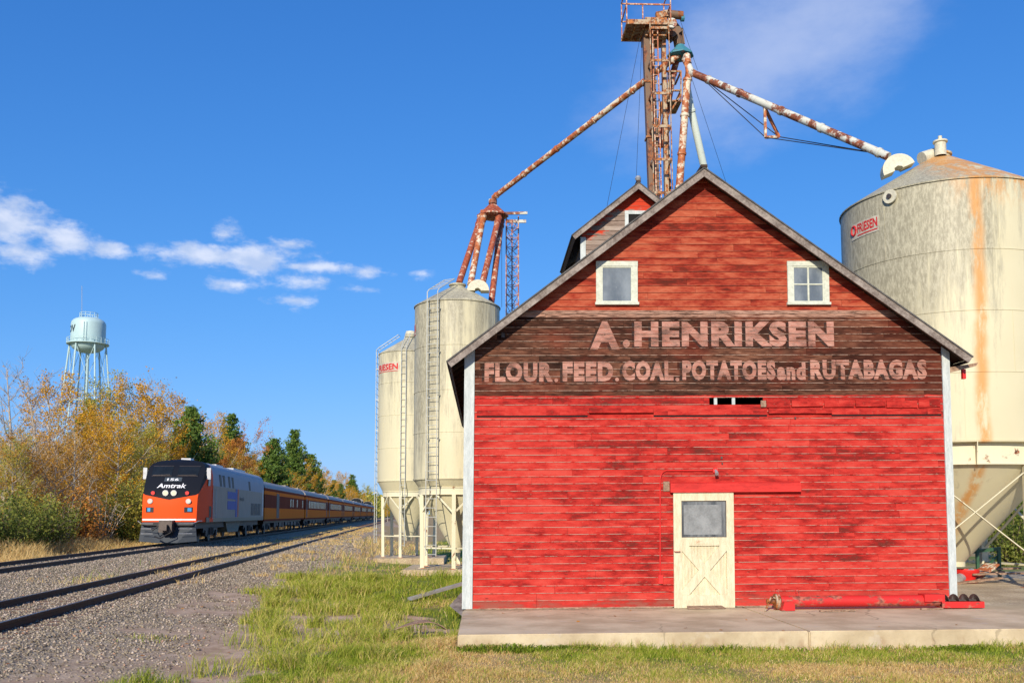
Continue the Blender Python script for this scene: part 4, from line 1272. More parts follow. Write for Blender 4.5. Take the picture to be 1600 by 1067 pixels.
    mb = MB(); mb.prism([(cx0, zbase), (cx1, zbase), (cx1, cl[2] - .1), (pk[0], pk[2] - .13), (cx0, cl[2] - .1)], lambda p, q: (p[0], CY + .012 if q == 0 else CE, p[1]))
    mb.build('head_house_walls', M['dark_wood'], hh, warp=warp)
    mb = MB(); xa = B(908, 380, CY)[0]; xb = B(915, 380, CY)[0]
    mb.box(xa - .02, xb, CY - .035, CY + .012, zbase, cl[2] + .02); mb.build('corner_board', M['white_trim'], hh, warp=warp)
    wsub = window(t, 976, 330, 1040, 372, CY, (1, 1), wf=B, black=True, mat='white_trim')
    gable_roof(hh, pk, cl, cr, YC, CE + .35, rake=.15, rafters=False)
    mb = MB(); mb.bar((pk[0], YC - .02, pk[2] + .012), (pk[0], CE + .36, pk[2] + .012), .11, .05); mb.build('ridge_cap', M['dark_wood'], hh, warp=warp)
    mb = MB(); mb.lathe([(0, pk[2] + .03), (.06, pk[2] + .06), (.085, pk[2] + .12), (.06, pk[2] + .18), (0, pk[2] + .2)], 12, (pk[0], YC + .1)); mb.build('finial', M['galv'], hh, warp=warp, smooth=True)
    return peak, le, re
PEAK, LE, RE = build_barn()

# ------------------------------------------------------------------ slabs
def slab(name, poly, z0, z1, label, cat='concrete slab', shear=True, jitter=.012, seed=1):
    bm = bmesh.new()
    vs = [bm.verts.new((x, y, z0)) for x, y in poly]
    f = bm.faces.new(vs)
    r = bmesh.ops.extrude_face_region(bm, geom=[f])
    for g in r['geom']:
        if isinstance(g, bmesh.types.BMVert): g.co.z = z1
    bmesh.ops.recalc_face_normals(bm, faces=bm.faces)
    bmesh.ops.bevel(bm, geom=[e for e in bm.edges if min(v.co.z for v in e.verts) > z0 + .001 or abs(e.verts[0].co.z - e.verts[1].co.z) > .01], offset=.018, segments=2, affect='EDGES')
    if shear:
        for v in bm.verts:
            if v.co.z > z0 + .01: v.co.z += .007 * (v.co.x + .2)
    cx = sum(p[0] for p in poly) / len(poly); cy = sum(p[1] for p in poly) / len(poly)
    for v in bm.verts: v.co -= Vector((cx, cy, 0))
    me = bpy.data.meshes.new(name); bm.to_mesh(me); bm.free()
    me.materials.append(M['concrete'])
    o = bpy.data.objects.new(name, me); COL.objects.link(o); o.location = (cx, cy, 0)
    return tag(o, label, cat)
slab('loading_platform', [(-.36, 13.78), (4.72, 13.78), (4.72, 29.3), (-.36, 29.3)], -.4, .18, 'concrete loading platform in front of the barn door, left section', 'platform')
slab('loading_platform', [(4.728, 13.78), (16.5, 13.72), (16.5, 17.9), (4.728, 17.9)], -.4, .18, 'concrete loading platform section under the red auger, right of the joint', 'platform')
slab('bin_slab', [(8.8, 17.91), (18, 17.91), (18, 27), (8.8, 27)], -.4, .15, 'concrete slab under the large cone-bottom bin, behind the platform')

# ------------------------------------------------------------------ grain silos
def build_silo(name, loc, r, prof, ring, hop, legs, leg_r, nl, a0, mat, label, seams, pad_z, braces='knee'):
    """prof in absolute z: dict of eave, apex, bot"""
    t = thing(name, loc, label, 'silo')
    cx, cy, _ = loc
    zb, ze, za = prof
    N = 64
    mb = MB()
    p = [(r * 1.0, zb)]
    for s in seams: p += [(r, s - .015), (r + .012, s - .01), (r + .012, s + .01), (r, s + .015)]
    p += [(r, ze)]
    mb.lathe(p, N, (cx, cy))
    sh = mb.build('shell', mat, t, smooth=True)
    zz = [zb] + list(seams) + [ze]
    for i in range(len(zz) - 1):
        for k in range(6):
            a = RAD(k * 60 + i * 27 + 11)
            c, s_ = math.cos(a), math.sin(a)
            mb = MB(); mb.bar((cx + (r + .001) * c, cy + (r + .001) * s_, zz[i] + .016), (cx + (r + .001) * c, cy + (r + .001) * s_, zz[i + 1] - .016), .03, .008, up=(c, s_, 0))
            mb.build('sheet_lap', mat, sh)
    mb = MB()
    ra = .26
    mb.lathe([(r + .03, ze - .03), (r + .035, ze), (r * .6 + ra * .4, ze + (za - ze) * .4), (ra, za - .05), (ra, za), (ra + .04, za + .01), (ra + .04, za + .06), (0.0, za + .08)], N, (cx, cy))
    # standing seams
    rf = mb.build('roof_cone', mat, t, smooth=True)
    rr, zt, zr = ring
    mb = MB()
    mb.lathe([(r + .015, zb - .02), (r + .02, zb + .02), (r, zb + .025)], N, (cx, cy))
    mb.lathe([(r, zb), (rr, zt)], N, (cx, cy))
    mb.build('skirt_cone', mat, t, smooth=True)
    mb = MB()
    mb.lathe([(rr - .02, zt + .01), (rr + .04, zt + .01), (rr + .04, zt - .01), (rr + .005, zt - .015), (rr + .005, zr + .015), (rr + .04, zr + .01), (rr + .04, zr - .01), (rr - .05, zr - .01)], N, (cx, cy))
    rg = mb.build('ring_beam', M['cream_steel'], t)
    mb = MB()
    hz, hr = hop
    mb.lathe([(rr - .03, zr + .02), (hr, hz), (hr, hz - .12), (0.01, hz - .12)], N, (cx, cy))
    mb.build('hopper', mat, t, smooth=True)
    for k in range(nl):
        a = RAD(a0 + 360 / nl * k)
        x, y = cx + leg_r * math.cos(a), cy + leg_r * math.sin(a)
        x2, y2 = cx + (rr + .02) * math.cos(a), cy + (rr + .02) * math.sin(a)
        w = legs
        mb = MB(); mb.bar((x, y, pad_z), (x2, y2, zr - .005), w, w)
        lg = mb.build('leg', M['cream_steel'], t)
        mb = MB(); mb.box(x - w, x + w, y - w, y + w, pad_z, pad_z + .015); mb.build('foot_plate', M['rust_pipe'], lg)
        if braces == 'knee':
            for sg in (-1, 1):
                b = a + sg * RAD(26)
                q = Vector((cx + (rr + .01) * math.cos(b), cy + (rr + .01) * math.sin(b), zr - .02))
                o = Vector((x2 * .75 + x * .25, y2 * .75 + y * .25, zr - .75)); o = Vector((x, y, pad_z)).lerp(Vector((x2, y2, zr)), 1 - .62 / (zr - pad_z))
                mb = MB(); mb.bar(o, q, .06, .06); mb.build('knee_brace', M['cream_steel'], t)
    return t
def low_rails(t, cx, cy, R_, nl, a0, z, skip=()):
    for k in range(nl):
        if k in skip: continue
        a, b = RAD(a0 + 360 / nl * k), RAD(a0 + 360 / nl * (k + 1))
        mb = MB(); mb.bar((cx + R_ * math.cos(a), cy + R_ * math.sin(a), z), (cx + R_ * math.cos(b), cy + R_ * math.sin(b), z), .05, .05)
        mb.build('tie_rail', M['cream_steel'], t)
def ladder(t, cx, cy, r, adeg, zbot, ze, za, w=.42, off=.2, roof=True, rungs=.3):
    a = RAD(adeg)
    er = Vector((math.cos(a), math.sin(a), 0)); et = Vector((-math.sin(a), math.cos(a), 0)); c = Vector((cx, cy, 0))
    pts = [(r + off, zbot), (r + off, ze + .25)]
    if roof: pts += [(r + off - .12, ze + .36), (.55, za + .12)]
    rails = []
    mb = MB()
    for sg in (-1, 1):
        mb.tube([c + er * q + et * (sg * w / 2) + Vector((0, 0, z)) for q, z in pts], .018, 6)
    lo_ = mb.build('ladder', M['ladder_steel'], t)
    mb = MB()
    z = zbot + .05
    while z < ze + .25:
        mb.tube([c + er * (r + off) + et * (-w / 2) + Vector((0, 0, z)), c + er * (r + off) + et * (w / 2) + Vector((0, 0, z))], .011, 5)
        z += rungs
    if roof:
        (q0, z0), (q1, z1) = pts[2], pts[3]
        for i in range(6):
            f = i / 5
            p = c + er * (q0 + (q1 - q0) * f) + Vector((0, 0, z0 + (z1 - z0) * f))
            mb.tube([p - et * (w / 2), p + et * (w / 2)], .011, 5)
    mb.build('rungs', M['ladder_steel'], lo_)
    mb = MB()
    z = zbot + .9
    while z < ze:
        if z > 2.6:
            for sg in (-1, 1):
                mb.bar(c + er * (r - .01) + et * (sg * w / 2) + Vector((0, 0, z)), c + er * (r + off) + et * (sg * w / 2) + Vector((0, 0, z)), .025)
        z += 1.45
    mb.build('standoffs', M['ladder_steel'], lo_)
def half_hood(t, c, R_, th, yaw, mat, tilt=0):
    """half-disc hood, axis horizontal"""
    ax = Vector((math.cos(yaw), math.sin(yaw), 0)); bx = Vector((-ax.y, ax.x, 0)); up = Vector((0, 0, 1))
    poly = [(math.cos(RAD(a)) * R_, math.sin(RAD(a)) * R_) for a in range(0, 181, 12)]
    poly += [(-R_ * .3, 0), (-R_ * .25, R_ * .18), (0, R_ * .24), (R_ * .2, R_ * .12), (R_ * .25, 0)]
    # small notch on the underside
    ct, st = math.cos(tilt), math.sin(tilt)
    mb = MB()
    mb.prism(poly, lambda p, q: Vector(c) + ax * (p[0] * ct - p[1] * st) + up * (p[0] * st + p[1] * ct) + bx * (-th / 2 if q == 0 else th / 2))
    return mb.build('vent_hood', mat, t)

def cyl_text(t, txt, cx, cy, r, a_start, a_end, z, h, mat, name='lettering', underline=True, slope=0.0):
    """text wrapped round a cylinder; angles in degrees, reading left to right"""
    o0 = ORG[t.name]
    def fn(u, v):
        a = RAD(a_start + (a_end - a_start) * u)
        return (cx + r * math.cos(a) - o0.x, cy + r * math.sin(a) - o0.y, z + v + slope * u - o0.z)
    o = flat_text(txt, 1.0, h, name, mat, t, fn, bold=.035)
    if underline:
        mb = MB()
        n = 10
        for i in range(n):
            a, b = RAD(a_start + (a_end - a_start) * i / n), RAD(a_start + (a_end - a_start) * (i + 1) / n)
            mb.add([(cx + r * math.cos(a), cy + r * math.sin(a), z - .07), (cx + r * math.cos(b), cy + r * math.sin(b), z - .07), (cx + r * math.cos(b), cy + r * math.sin(b), z - .04), (cx + r * math.cos(a), cy + r * math.sin(a), z - .04)], [(0, 1, 2, 3)])
        mb.build('lettering_underline', mat, o)
    return o
def sign_patch(t, cx, cy, r, a0, a1, z0, z1, mat, name='sign_panel'):
    mb = MB(); n = 8
    for i in range(n):
        a, b = RAD(a0 + (a1 - a0) * i / n), RAD(a0 + (a1 - a0) * (i + 1) / n)
        mb.add([(cx + r * math.cos(a), cy + r * math.sin(a), z0), (cx + r * math.cos(b), cy + r * math.sin(b), z0), (cx + r * math.cos(b), cy + r * math.sin(b), z1), (cx + r * math.cos(a), cy + r * math.sin(a), z1)], [(0, 1, 2, 3)])
    return mb.build(name, mat, t)

M['silo_cream'] = silo_mat('silo_cream', -3.0 + 9.5, 9.6)
def build_silos():
    r = 1.47
    AY = 32.5
    ax = P(714, 600, AY).x; pz = .11
    zb, ze, za = 3.06, 9.02, 9.80
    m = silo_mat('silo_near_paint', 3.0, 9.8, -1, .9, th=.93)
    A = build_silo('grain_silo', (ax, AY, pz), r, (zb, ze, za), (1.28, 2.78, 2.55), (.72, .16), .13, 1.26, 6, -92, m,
                   'cream cone-bottom grain silo beside the barn, tallest of the left pair, ladder on its face', [4.6, 6.0, 7.5], pz)
    low_rails(A, ax, AY, 1.26, 6, -92, .78)
    ladder(A, ax, AY, r, -118, .55, ze, za, w=.40)
    h = P(747, 456, AY - .2)
    half_hood(A, h, .38, .45, RAD(0), M['cone_hood'])
    sign_patch(A, ax, AY, r + .006, -196, -160, 8.0, 8.42, M['sign_cream'])
    cyl_text(A, 'FRIESEN', ax, AY, r + .009, -194, -162, 8.06, .30, M['red_sign'])
    sign_patch(A, ax, AY, r + .006, -22, 14, 8.0, 8.42, M['sign_cream'])
    cyl_text(A, 'FRIESEN', ax, AY, r + .009, -20, 12, 8.06, .30, M['red_sign'])
    p0 = P(628, 893, AY - 1.75)
    slab('silo_pad', [(ax - 1.72, AY - 1.6), (ax - 1.45, AY - 1.72), (ax + 1.6, AY - 1.72), (ax + 1.6, AY + 1.75), (ax - 1.6, AY + 1.75)], -.3, pz - .002, 'concrete pad under the left silo nearest the barn', 'concrete pad', shear=False)
    BYY = 44.4
    bx = P(641, 600, BYY).x; pz2 = -.06
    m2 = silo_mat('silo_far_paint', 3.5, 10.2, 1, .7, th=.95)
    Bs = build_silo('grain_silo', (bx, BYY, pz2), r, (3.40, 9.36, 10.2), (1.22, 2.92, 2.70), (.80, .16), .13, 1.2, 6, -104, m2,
                    'cream cone-bottom grain silo farther back, leftmost, partly hidden by the nearer silo', [4.9, 6.4, 7.9], pz2)
    low_rails(Bs, bx, BYY, 1.2, 6, -104, .9)
    ladder(Bs, bx, BYY, r, -187, .55, 9.36, 10.2, w=.42, off=.12)
    ladder(Bs, bx, BYY, r, -97, .45, 9.2, 10.2, w=.22, off=.08)
    sign_patch(Bs, bx, BYY, r + .006, -172, -104, 8.42, 8.84, M['sign_cream'])
    cyl_text(Bs, 'FRIESEN', bx, BYY, r + .009, -166, -108, 8.48, .30, M['red_sign'])
    mb = MB(); mb.lathe([(0, 10.15), (.2, 10.2), (.28, 10.35), (.22, 10.5), (0, 10.55)], 14, (bx, BYY)); mb.build('roof_cap', M['cone_hood'], Bs, smooth=True)
    slab('silo_pad', [(bx - 1.45, BYY - 1.62), (bx - .9, BYY - 1.75), (bx + 1.7, BYY - 1.62), (bx + 1.7, BYY + 1.7), (bx - 1.7, BYY + 1.6)], -.5, pz2 - .002, 'concrete pad under the leftmost silo, near the dry grass', 'concrete pad', shear=False)
    # large bin at the right
    CX, CYY = 11.80, 23.5; R_ = 2.47; pz3 = .15 + .08
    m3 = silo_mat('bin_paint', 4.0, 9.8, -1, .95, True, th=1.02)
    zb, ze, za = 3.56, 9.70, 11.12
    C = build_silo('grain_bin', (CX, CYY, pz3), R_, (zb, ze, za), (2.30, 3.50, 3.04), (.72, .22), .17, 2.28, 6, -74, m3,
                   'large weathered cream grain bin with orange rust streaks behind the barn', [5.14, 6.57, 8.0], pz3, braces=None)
    # gusset ribs on the ring
    mb = MB()
    for k in range(12):
        a = RAD(-74 + 30 * k)
        mb.bar((CX + 2.34 * math.cos(a), CYY + 2.34 * math.sin(a), 3.04), (CX + 2.44 * math.cos(a), CYY + 2.44 * math.sin(a), 3.55), .02, .14, up=(math.cos(a), math.sin(a), 0))
    mb.build('ring_gussets', M['cream_steel'], C)
    for k in range(6):
        a, b = RAD(-74 + 60 * k), RAD(-74 + 60 * (k + 1))
        A0 = lambda q, z, rr=2.28: Vector((CX + rr * math.cos(q), CYY + rr * math.sin(q), z))
        mb = MB(); mb.bar(A0(a, 2.95, 2.31), A0(b, .95, 2.31), .09, .02); mb.build('cross_brace', M['cream_steel'], C)
        mb = MB(); mb.bar(A0(b, 2.95, 2.36), A0(a, .95, 2.36), .09, .02); mb.build('cross_brace', M['cream_steel'], C)
        if k in (0, 1, 2, 3): 
            mb = MB(); mb.bar(A0(a, .62), A0(b, .62), .10, .05); mb.build('tie_rail', M['cream_steel'], C)
    # roof fittings
    rz = lambda q: ze + (za - ze) * (1 - q / R_)
    mb = MB(); mb.lathe([(.14, za - .1), (.14, za + .24), (.18, za + .25), (.18, za + .29), (.05, za + .31), (.05, za + .42), (0, za + .44)], 20, (CX - .12, CYY - .3)); mb.build('vent_pipe', M['cone_hood'], C, smooth=True)
    mb = MB(); mb.tube([(CX - .52, CYY - .1, za - .10), (CX - .1, CYY, za + .06)], .17, 16); mb.build('fill_cap', M['cone_hood'], C, smooth=True)
    hd = P(1403, 268, CYY - .3)
    half_hood(C, hd, .40, .36, RAD(-12), M['cone_hood'], tilt=RAD(22))
    # round hatch cover low on the eave with run-off streak
    e = P(1405, 291, 21.6)
    a = RAD(180 + 37)
    c = Vector((CX + (R_ + .03) * math.cos(a), CYY + (R_ + .03) * math.sin(a), 9.52)); dr = Vector((math.cos(a), math.sin(a), 0))
    mb = MB(); mb.tube([c, c + dr * .05], .17, 16); hb = mb.build('hatch', M['cone_hood'], C, smooth=True)
    mb = MB(); mb.tube([c + dr * .05, c + dr * .09], .06, 10); mb.build('hatch_bolt', M['screw'], hb)
    sign_patch(C, CX, CYY, R_ + .012, -174, -151, 8.78, 9.18, M['sign_cream'])
    cyl_text(C, 'FRIESEN', CX, CYY, R_ + .016, -168, -152, 8.90, .24, M['red_sign'])
    a = RAD(-169); mb = MB()
    pts = [(CX + (R_ + .016) * math.cos(RAD(-171.5 + 2.4 * math.cos(q))), CYY + (R_ + .016) * math.sin(RAD(-171.5 + 2.4 * math.cos(q))), 9.01 + .12 * math.sin(q)) for q in [i * math.pi / 6 for i in range(13)]]
    mb.tube(pts, .028, 5, cap=False); mb.build('emblem', M['red_sign'], C)
    # vertical seam laps
    return A, Bs, C, (ax, AY, bx, BYY, CX, CYY, rz)
SA, SB, SCC, SI = build_silos()

# ------------------------------------------------------------------ elevator leg, spouts, mast
TY = 28.5
def build_tower():
    base = P(1027, 300, TY)
    t = thing('elevator_tower', (base.x, TY, 6.5), 'rusty bucket elevator tower with railed top deck rising behind the barn ridge', 'elevator')
    zlow = 6.4
    def line(px0, py0, px1, py1, Y=TY):
        a, b = P(px0, py0, Y), P(px1, py1, Y)
        d = (b - a); k = (zlow - a.z) / d.z
        return a + d * k, b
    a, b = line(1021, 290, 1012, 45)
    mb = MB(); mb.bar(a, b, .33, .28, up=(0, 1, 0)); up = mb.build('elevator_leg', M['leg_steel'], t)
    mb = MB()
    for i in range(7):
        f = i / 6.0; c = a.lerp(b, f); mb.bar(c - Vector((0, 0, .03)), c + Vector((0, 0, .03)), .40, .35, up=(0, 1, 0))
    mb.build('leg_flanges', M['leg_rust'], up)
    a2, b2 = line(1041, 290, 1036, 45, TY + .1)
    mb = MB(); mb.bar(a2, b2, .12, .22, up=(0, 1, 0)); mb.build('elevator_leg', M['leg_rust'], t)
    a3, b3 = line(1046, 290, 1036, 45, TY + .5)
    mb = MB(); mb.bar(a3, b3, .09, .12, up=(0, 1, 0)); mb.build('angle_post', M['leg_rust'], t)
    # caged ladder
    mb = MB()
    A0, A1 = line(1025, 290, 1019, 35, TY - .35); C0, C1 = line(1033, 290, 1027, 35, TY - .35)
    mb.bar(A0, A1, .035); mb.bar(C0, C1, .035)
    ld_ = mb.build('ladder', M['mast'], t)
    mb = MB()
    n = 38
    for i in range(n): mb.bar(A0.lerp(A1, i / n), C0.lerp(C1, i / n), .02)
    mb.build('rungs', M['mast'], ld_)
    mb = MB()
    for i in range(11):
        f = i / 10.3; p = A0.lerp(A1, f) + Vector((-.12, .3, 0)); q = C0.lerp(C1, f) + Vector((.3, .3, 0))
        z = Vector((0, 0, 0)); yo = Vector((0, -.55, 0))
        mb.bar(p, p + yo, .03, .08); mb.bar(p + yo, q + yo, .08, .03, up=(0, 1, 0)); mb.bar(q, q + yo, .03, .08)
    for (u, w_) in ((-.12, 0), (.3, 1)):
        p0 = (A0 if w_ == 0 else C0) + Vector((u, -.25, 0)); p1 = (A1 if w_ == 0 else C1) + Vector((u, -.25, 0)); mb.bar(p0, p1, .03)
    mb.build('ladder_cage', M['leg_rust'], ld_)
    # head section and deck
    hc = P(1020, 42, TY)
    mb = MB(); z0 = P(1020, 62, TY).z; z1 = P(1020, 30, TY).z
    xa, xb = P(1006, 50, TY).x, P(1040, 50, TY).x
    mb.box(xa, xb, TY - .25, TY + .55, z0, z1 - .08); mb.build('elevator_head', M['leg_rust'], t)
    dx0, dx1 = P(975, 30, TY).x, P(1062, 30, TY).x
    zd = P(1000, 34, TY - .55).z
    mb = MB(); mb.box(dx0, dx1 - .35, TY - .55, TY + .50, zd, zd + .03); dk = mb.build('deck', M['platform_steel'], t)
    mb = MB()
    for yy in (TY - .57, TY + .50): mb.box(dx0 - .02, dx1 - .34, yy, yy + .05, zd - .09, zd + .06)
    for i in range(6):
        x = dx0 + (dx1 - .4 - dx0) * i / 5; mb.box(x, x + .05, TY - .51, TY + .49, zd - .07, zd - .002)
    mb.build('deck_frame', M['leg_rust'], dk)
    mb = MB()
    zr = zd + 1.15
    for (x, y) in ((dx0, TY - .55), (dx1 - .4, TY - .55), (dx0, TY + .50), (dx1 - .4, TY + .50), ((dx0 + dx1 - .4) / 2, TY + .50)): mb.bar((x, y, zd), (x, y, zr), .035)
    for z in (zr, zd + .55):
        for (p, q) in (((dx0, TY - .55), (dx1 - .4, TY - .55)), ((dx0, TY + .50), (dx1 - .4, TY + .50)), ((dx0, TY - .55), (dx0, TY + .50)), ((dx1 - .4, TY - .55), (dx1 - .4, TY + .50))):
            mb.bar((*p, z), (*q, z), .035)
    mb.build('guard_rail', M['mast'], t)
    # motor, belt guard and pulley on the deck
    mb = MB(); c = P(1046, 23, TY - .3); mb.tube([c, c + Vector((.42, 0, -.03))], .13, 14); mo = mb.build('motor', M['leg_steel'], t, smooth=True)
    mb = MB(); mb.bar(P(1025, 26, TY), P(1048, 22, TY), .2, .2); mb.build('gearbox', M['leg_rust'], mo)
    mb = MB(); q = P(1064, 29, TY - .3); mb.tube([q, q + Vector((.1, 0, 0))], .10, 12); mb.build('motor_cap', M['teal'], mo)
    mb = MB(); c = P(1050, 36, TY - .55); mb.tube([c, c + Vector((0, .12, 0))], .16, 18); mb.build('pulley_disc', M['white_pipe'], t, smooth=True)
    # discharge chute to the distributor
    mb = MB(); mb.bar(P(1043, 40, TY + .1), P(1057, 58, TY + .1), .42, .38, up=(0, 1, 0)); mb.tube([P(1057, 55, TY + .1), P(1060, 72, TY + .1)], .14, 12); mb.build('discharge_chute', M['leg_steel'], t)
    # small landing on the right
    mb = MB()
    for (py) in (142, 158, 112):
        a, b = P(1040, py, TY), P(1064, py, TY)
        mb.bar(a, b, .05); mb.bar(a + Vector((0, .9, 0)), b + Vector((0, .9, 0)), .05); mb.bar(b, b + Vector((0, .9, 0)), .05)
    for px in (1044, 1064): mb.bar(P(px, 160, TY), P(px, 112, TY), .04)
    mb.bar(P(1064, 148, TY), P(1043, 182, TY), .05)
    mb.build('side_landing', M['leg_rust'], t)
    mb = MB(); a, b = P(1040, 158, TY), P(1064, 158, TY); mb.box(a.x, b.x, TY, TY + .9, a.z - .02, a.z + .01); mb.build('landing_floor', M['platform_steel'], t)
    mb = MB(); mb.bar(P(1034, 160, TY + .3), P(1025, 225, TY + .3), .10); mb.build('diagonal_strut', M['leg_rust'], t)
    # distributor
    c = P(1063, 84, TY)
    mb = MB()
    mb.lathe([(.13, c.z + .26), (.16, c.z + .20), (.42, c.z - .06), (.42, c.z - .10), (.30, c.z - .14), (0.01, c.z - .16)], 8, (c.x, c.y))
    mb.build('distributor', M['teal'], t)
    mb = MB(); 
    for k in range(4):
        a = RAD(45 + 90 * k); mb.bar((c.x + .15 * math.cos(a), c.y + .15 * math.sin(a), c.z + .26), (c.x + .08 * math.cos(a), c.y + .08 * math.sin(a), c.z + .8), .04)
    mb.build('distributor_struts', M['leg_steel'], t)
    # guy wires
    gp = [((1000, 60), (944, 345), 25.6), ((1003, 62), (994, 283), 30), ((1080, 120), (1136, 290), 34), ((1062, 30), (1090, 110), TY)]
    for (a, b, Y2) in gp:
        mb = MB(); mb.tube([P(*a, TY - .3), P(*b, Y2)], .006, 5); mb.build('guy_wire', M['wire'], t)
    return c
DC = build_tower()

def spout(pts, rad, mat, label, name='grain_spout', collars=(), group=None):
    pts = [Vector(p) for p in pts]
    t = thing(name, pts[-1], label, 'spout pipe', group)
    mb = MB()
    # many segments keep the noise even; slight sag
    mb.tube(pts, rad, 14)
    o = mb.build('pipe', mat, t, smooth=True)
    tot = (pts[-1] - pts[-2])
    d = tot.normalized()
    for f in collars:
        c = pts[-2] + tot * f
        mb = MB(); mb.tube([c - d * .05, c - d * .035, c + d * .035, c + d * .05], [rad * 1.05, rad * 1.2, rad * 1.2, rad * 1.05], 14)
        mb.build('collar', mat, t, smooth=True)
    return t
def build_spouts():
    JY = 35.0
    J = P(770, 314, JY)
    a = P(1060, 88, TY)
    spout([P(1061, 86, TY - .1), P(1049, 95, TY - .1), P(771, 309, JY)], .10, M['rust_pipe'], 'long rusty grain spout sloping down left from the tower to the small distributor', collars=(0.0, .19, .39, .6, .8, .98))
    # right spout, with king-post truss
    q0 = P(1081, 114, TY - .6); q1 = P(1388, 245, 23.15)
    t = spout([P(1070, 92, TY - .35), P(1076, 104, TY - .5), q0, q1], .108, M['white_pipe'], 'long white and rust spotted spout sloping down right to the large bin', collars=(.0, .1, .28, .5, .70, .96))
    mid = q0.lerp(q1, .415)
    dn = P(1196, 215, mid.y); dn2 = P(1217, 214, mid.y + .2)
    mb = MB(); mb.bar(mid, dn, .07); mb.bar(mid + Vector((0, .1, 0)), dn2, .07); mb.bar(dn, dn2, .07)
    mb.build('king_post', M['rust_pipe'], t)
    mb = MB()
    for k, dd in enumerate((dn, dn2)):
        mb.tube([q0.lerp(q1, .05), dd], .014, 5); mb.tube([dd, q0.lerp(q1, .975)], .014, 5)
    mb.build('truss_wires', M['wire'], t)
    # vertical rusty spout into the barn roof
    b = P(1060, 300, TY - .9)
    spout([P(1073, 88, TY - .3), P(1075, 100, TY - .5), P(1074, 125, TY - .6), P(1060, 312, TY - .5)], .115, M['rust_pipe'], 'upright orange rusted spout dropping from the tower distributor into the barn roof', collars=(0, .3, .62, .9))
    spout([P(1072, 130, TY + .2), P(1079, 168, TY + .2), P(1103, 275, TY + 1.0)], .115, M['pale_pipe'], 'slim pale green spout slanting down behind the barn peak', collars=(0.05,))
    spout([P(1058, 92, TY + .3), P(1053, 110, TY + .3), P(1032, 230, TY + .4)], .10, M['redbrown_pipe'], 'short dark rusty spout close against the elevator leg', collars=(0.05,))
    # lower distributor above the left silos
    t = thing('spout_distributor', J, 'small rusty cone distributor feeding four pipes above the left silos', 'distributor')
    c = P(768, 330, JY)
    mb = MB(); mb.tube([J + Vector((0, 0, .05)), J - Vector((0, 0, .12))], .16, 12); mb.build('inlet_collar', M['white_pipe'], t, smooth=True)
    mb = MB(); z = P(768, 320, JY).z
    mb.lathe([(.15, z), (.60, z - .42), (.60, z - .46), (.3, z - .52), (.01, z - .54)], 8, (J.x, JY)); mb.build('cone', M['redbrown_pipe'], t)
    ax, AY, bx, BYY, CX, CYY, rz = SI
    tops = [((755, 338), (735, 445), JY - .3, AY - .2, 'rust_pipe'), ((750, 345), (717, 443), JY - .1, AY, 'redbrown_pipe'), ((779, 342), (752, 450), JY - .3, AY + .2, 'redbrown_pipe'), ((783, 346), (767, 478), JY + .2, AY + .4, 'redbrown_pipe')]
    names = ['whitish rusty pipe second from the left above the silo peak', 'leftmost slanting rusty pipe above the silo peak', 'brown red pipe third from the left, ending behind the hood', 'rearmost brown red pipe nearest the lattice mast']
    for (a, b, Y0, Y1, mt), lb in zip(tops, names):
        p0 = P(a[0], a[1], Y0); p1 = P(b[0], b[1], Y1)
        spout([p0 + Vector((0, 0, .22)), p0, p1], .115, M[mt], lb, collars=(0.0, .06))
    # lattice mast
    MY = 36.5
    x0, x1 = P(791, 345, MY).x, P(810, 345, MY).x
    zt = P(800, 338, MY).z
    t = thing('lattice_mast', ((x0 + x1) / 2, MY, -.05), 'slender rusty lattice mast with two cross arms behind the barn roof', 'mast')
    pts = [(x0, MY), (x1, MY), ((x0 + x1) / 2, MY + .42)]
    mb = MB()
    for p in pts: mb.tube([(*p, -.1), (*p, zt)], .028, 6)
    mb.build('mast_tubes', M['mast'], t)
    mb = MB(); z = .2; s = 0
    while z < zt - .2:
        for i in range(3):
            p, q = pts[i], pts[(i + 1) % 3]
            mb.bar((*p, z), (*q, z), .02); 
            if s % 2: mb.bar((*p, z), (*q, z + .38), .018)
            else: mb.bar((*q, z), (*p, z + .38), .018)
        z += .38; s += 1
    mb.build('lacing', M['mast'], t)
    a, b = P(767, 334, MY - .3), P(824, 333, MY - .3)
    mb = MB(); mb.bar(a, b, .07, .10); mb.build('cross_arm', M['white_pipe'], t)
    a, b = P(790, 346, MY + .5), P(822, 346, MY + .5)
    mb = MB(); mb.bar(a, b, .07, .12); mb.build('cross_arm', M['white_pipe'], t)
    mb = MB(); mb.tube([P(784, 346, MY), P(784, 480, MY)], .008, 4); mb.build('hoist_wire', M['wire'], t)
build_spouts()

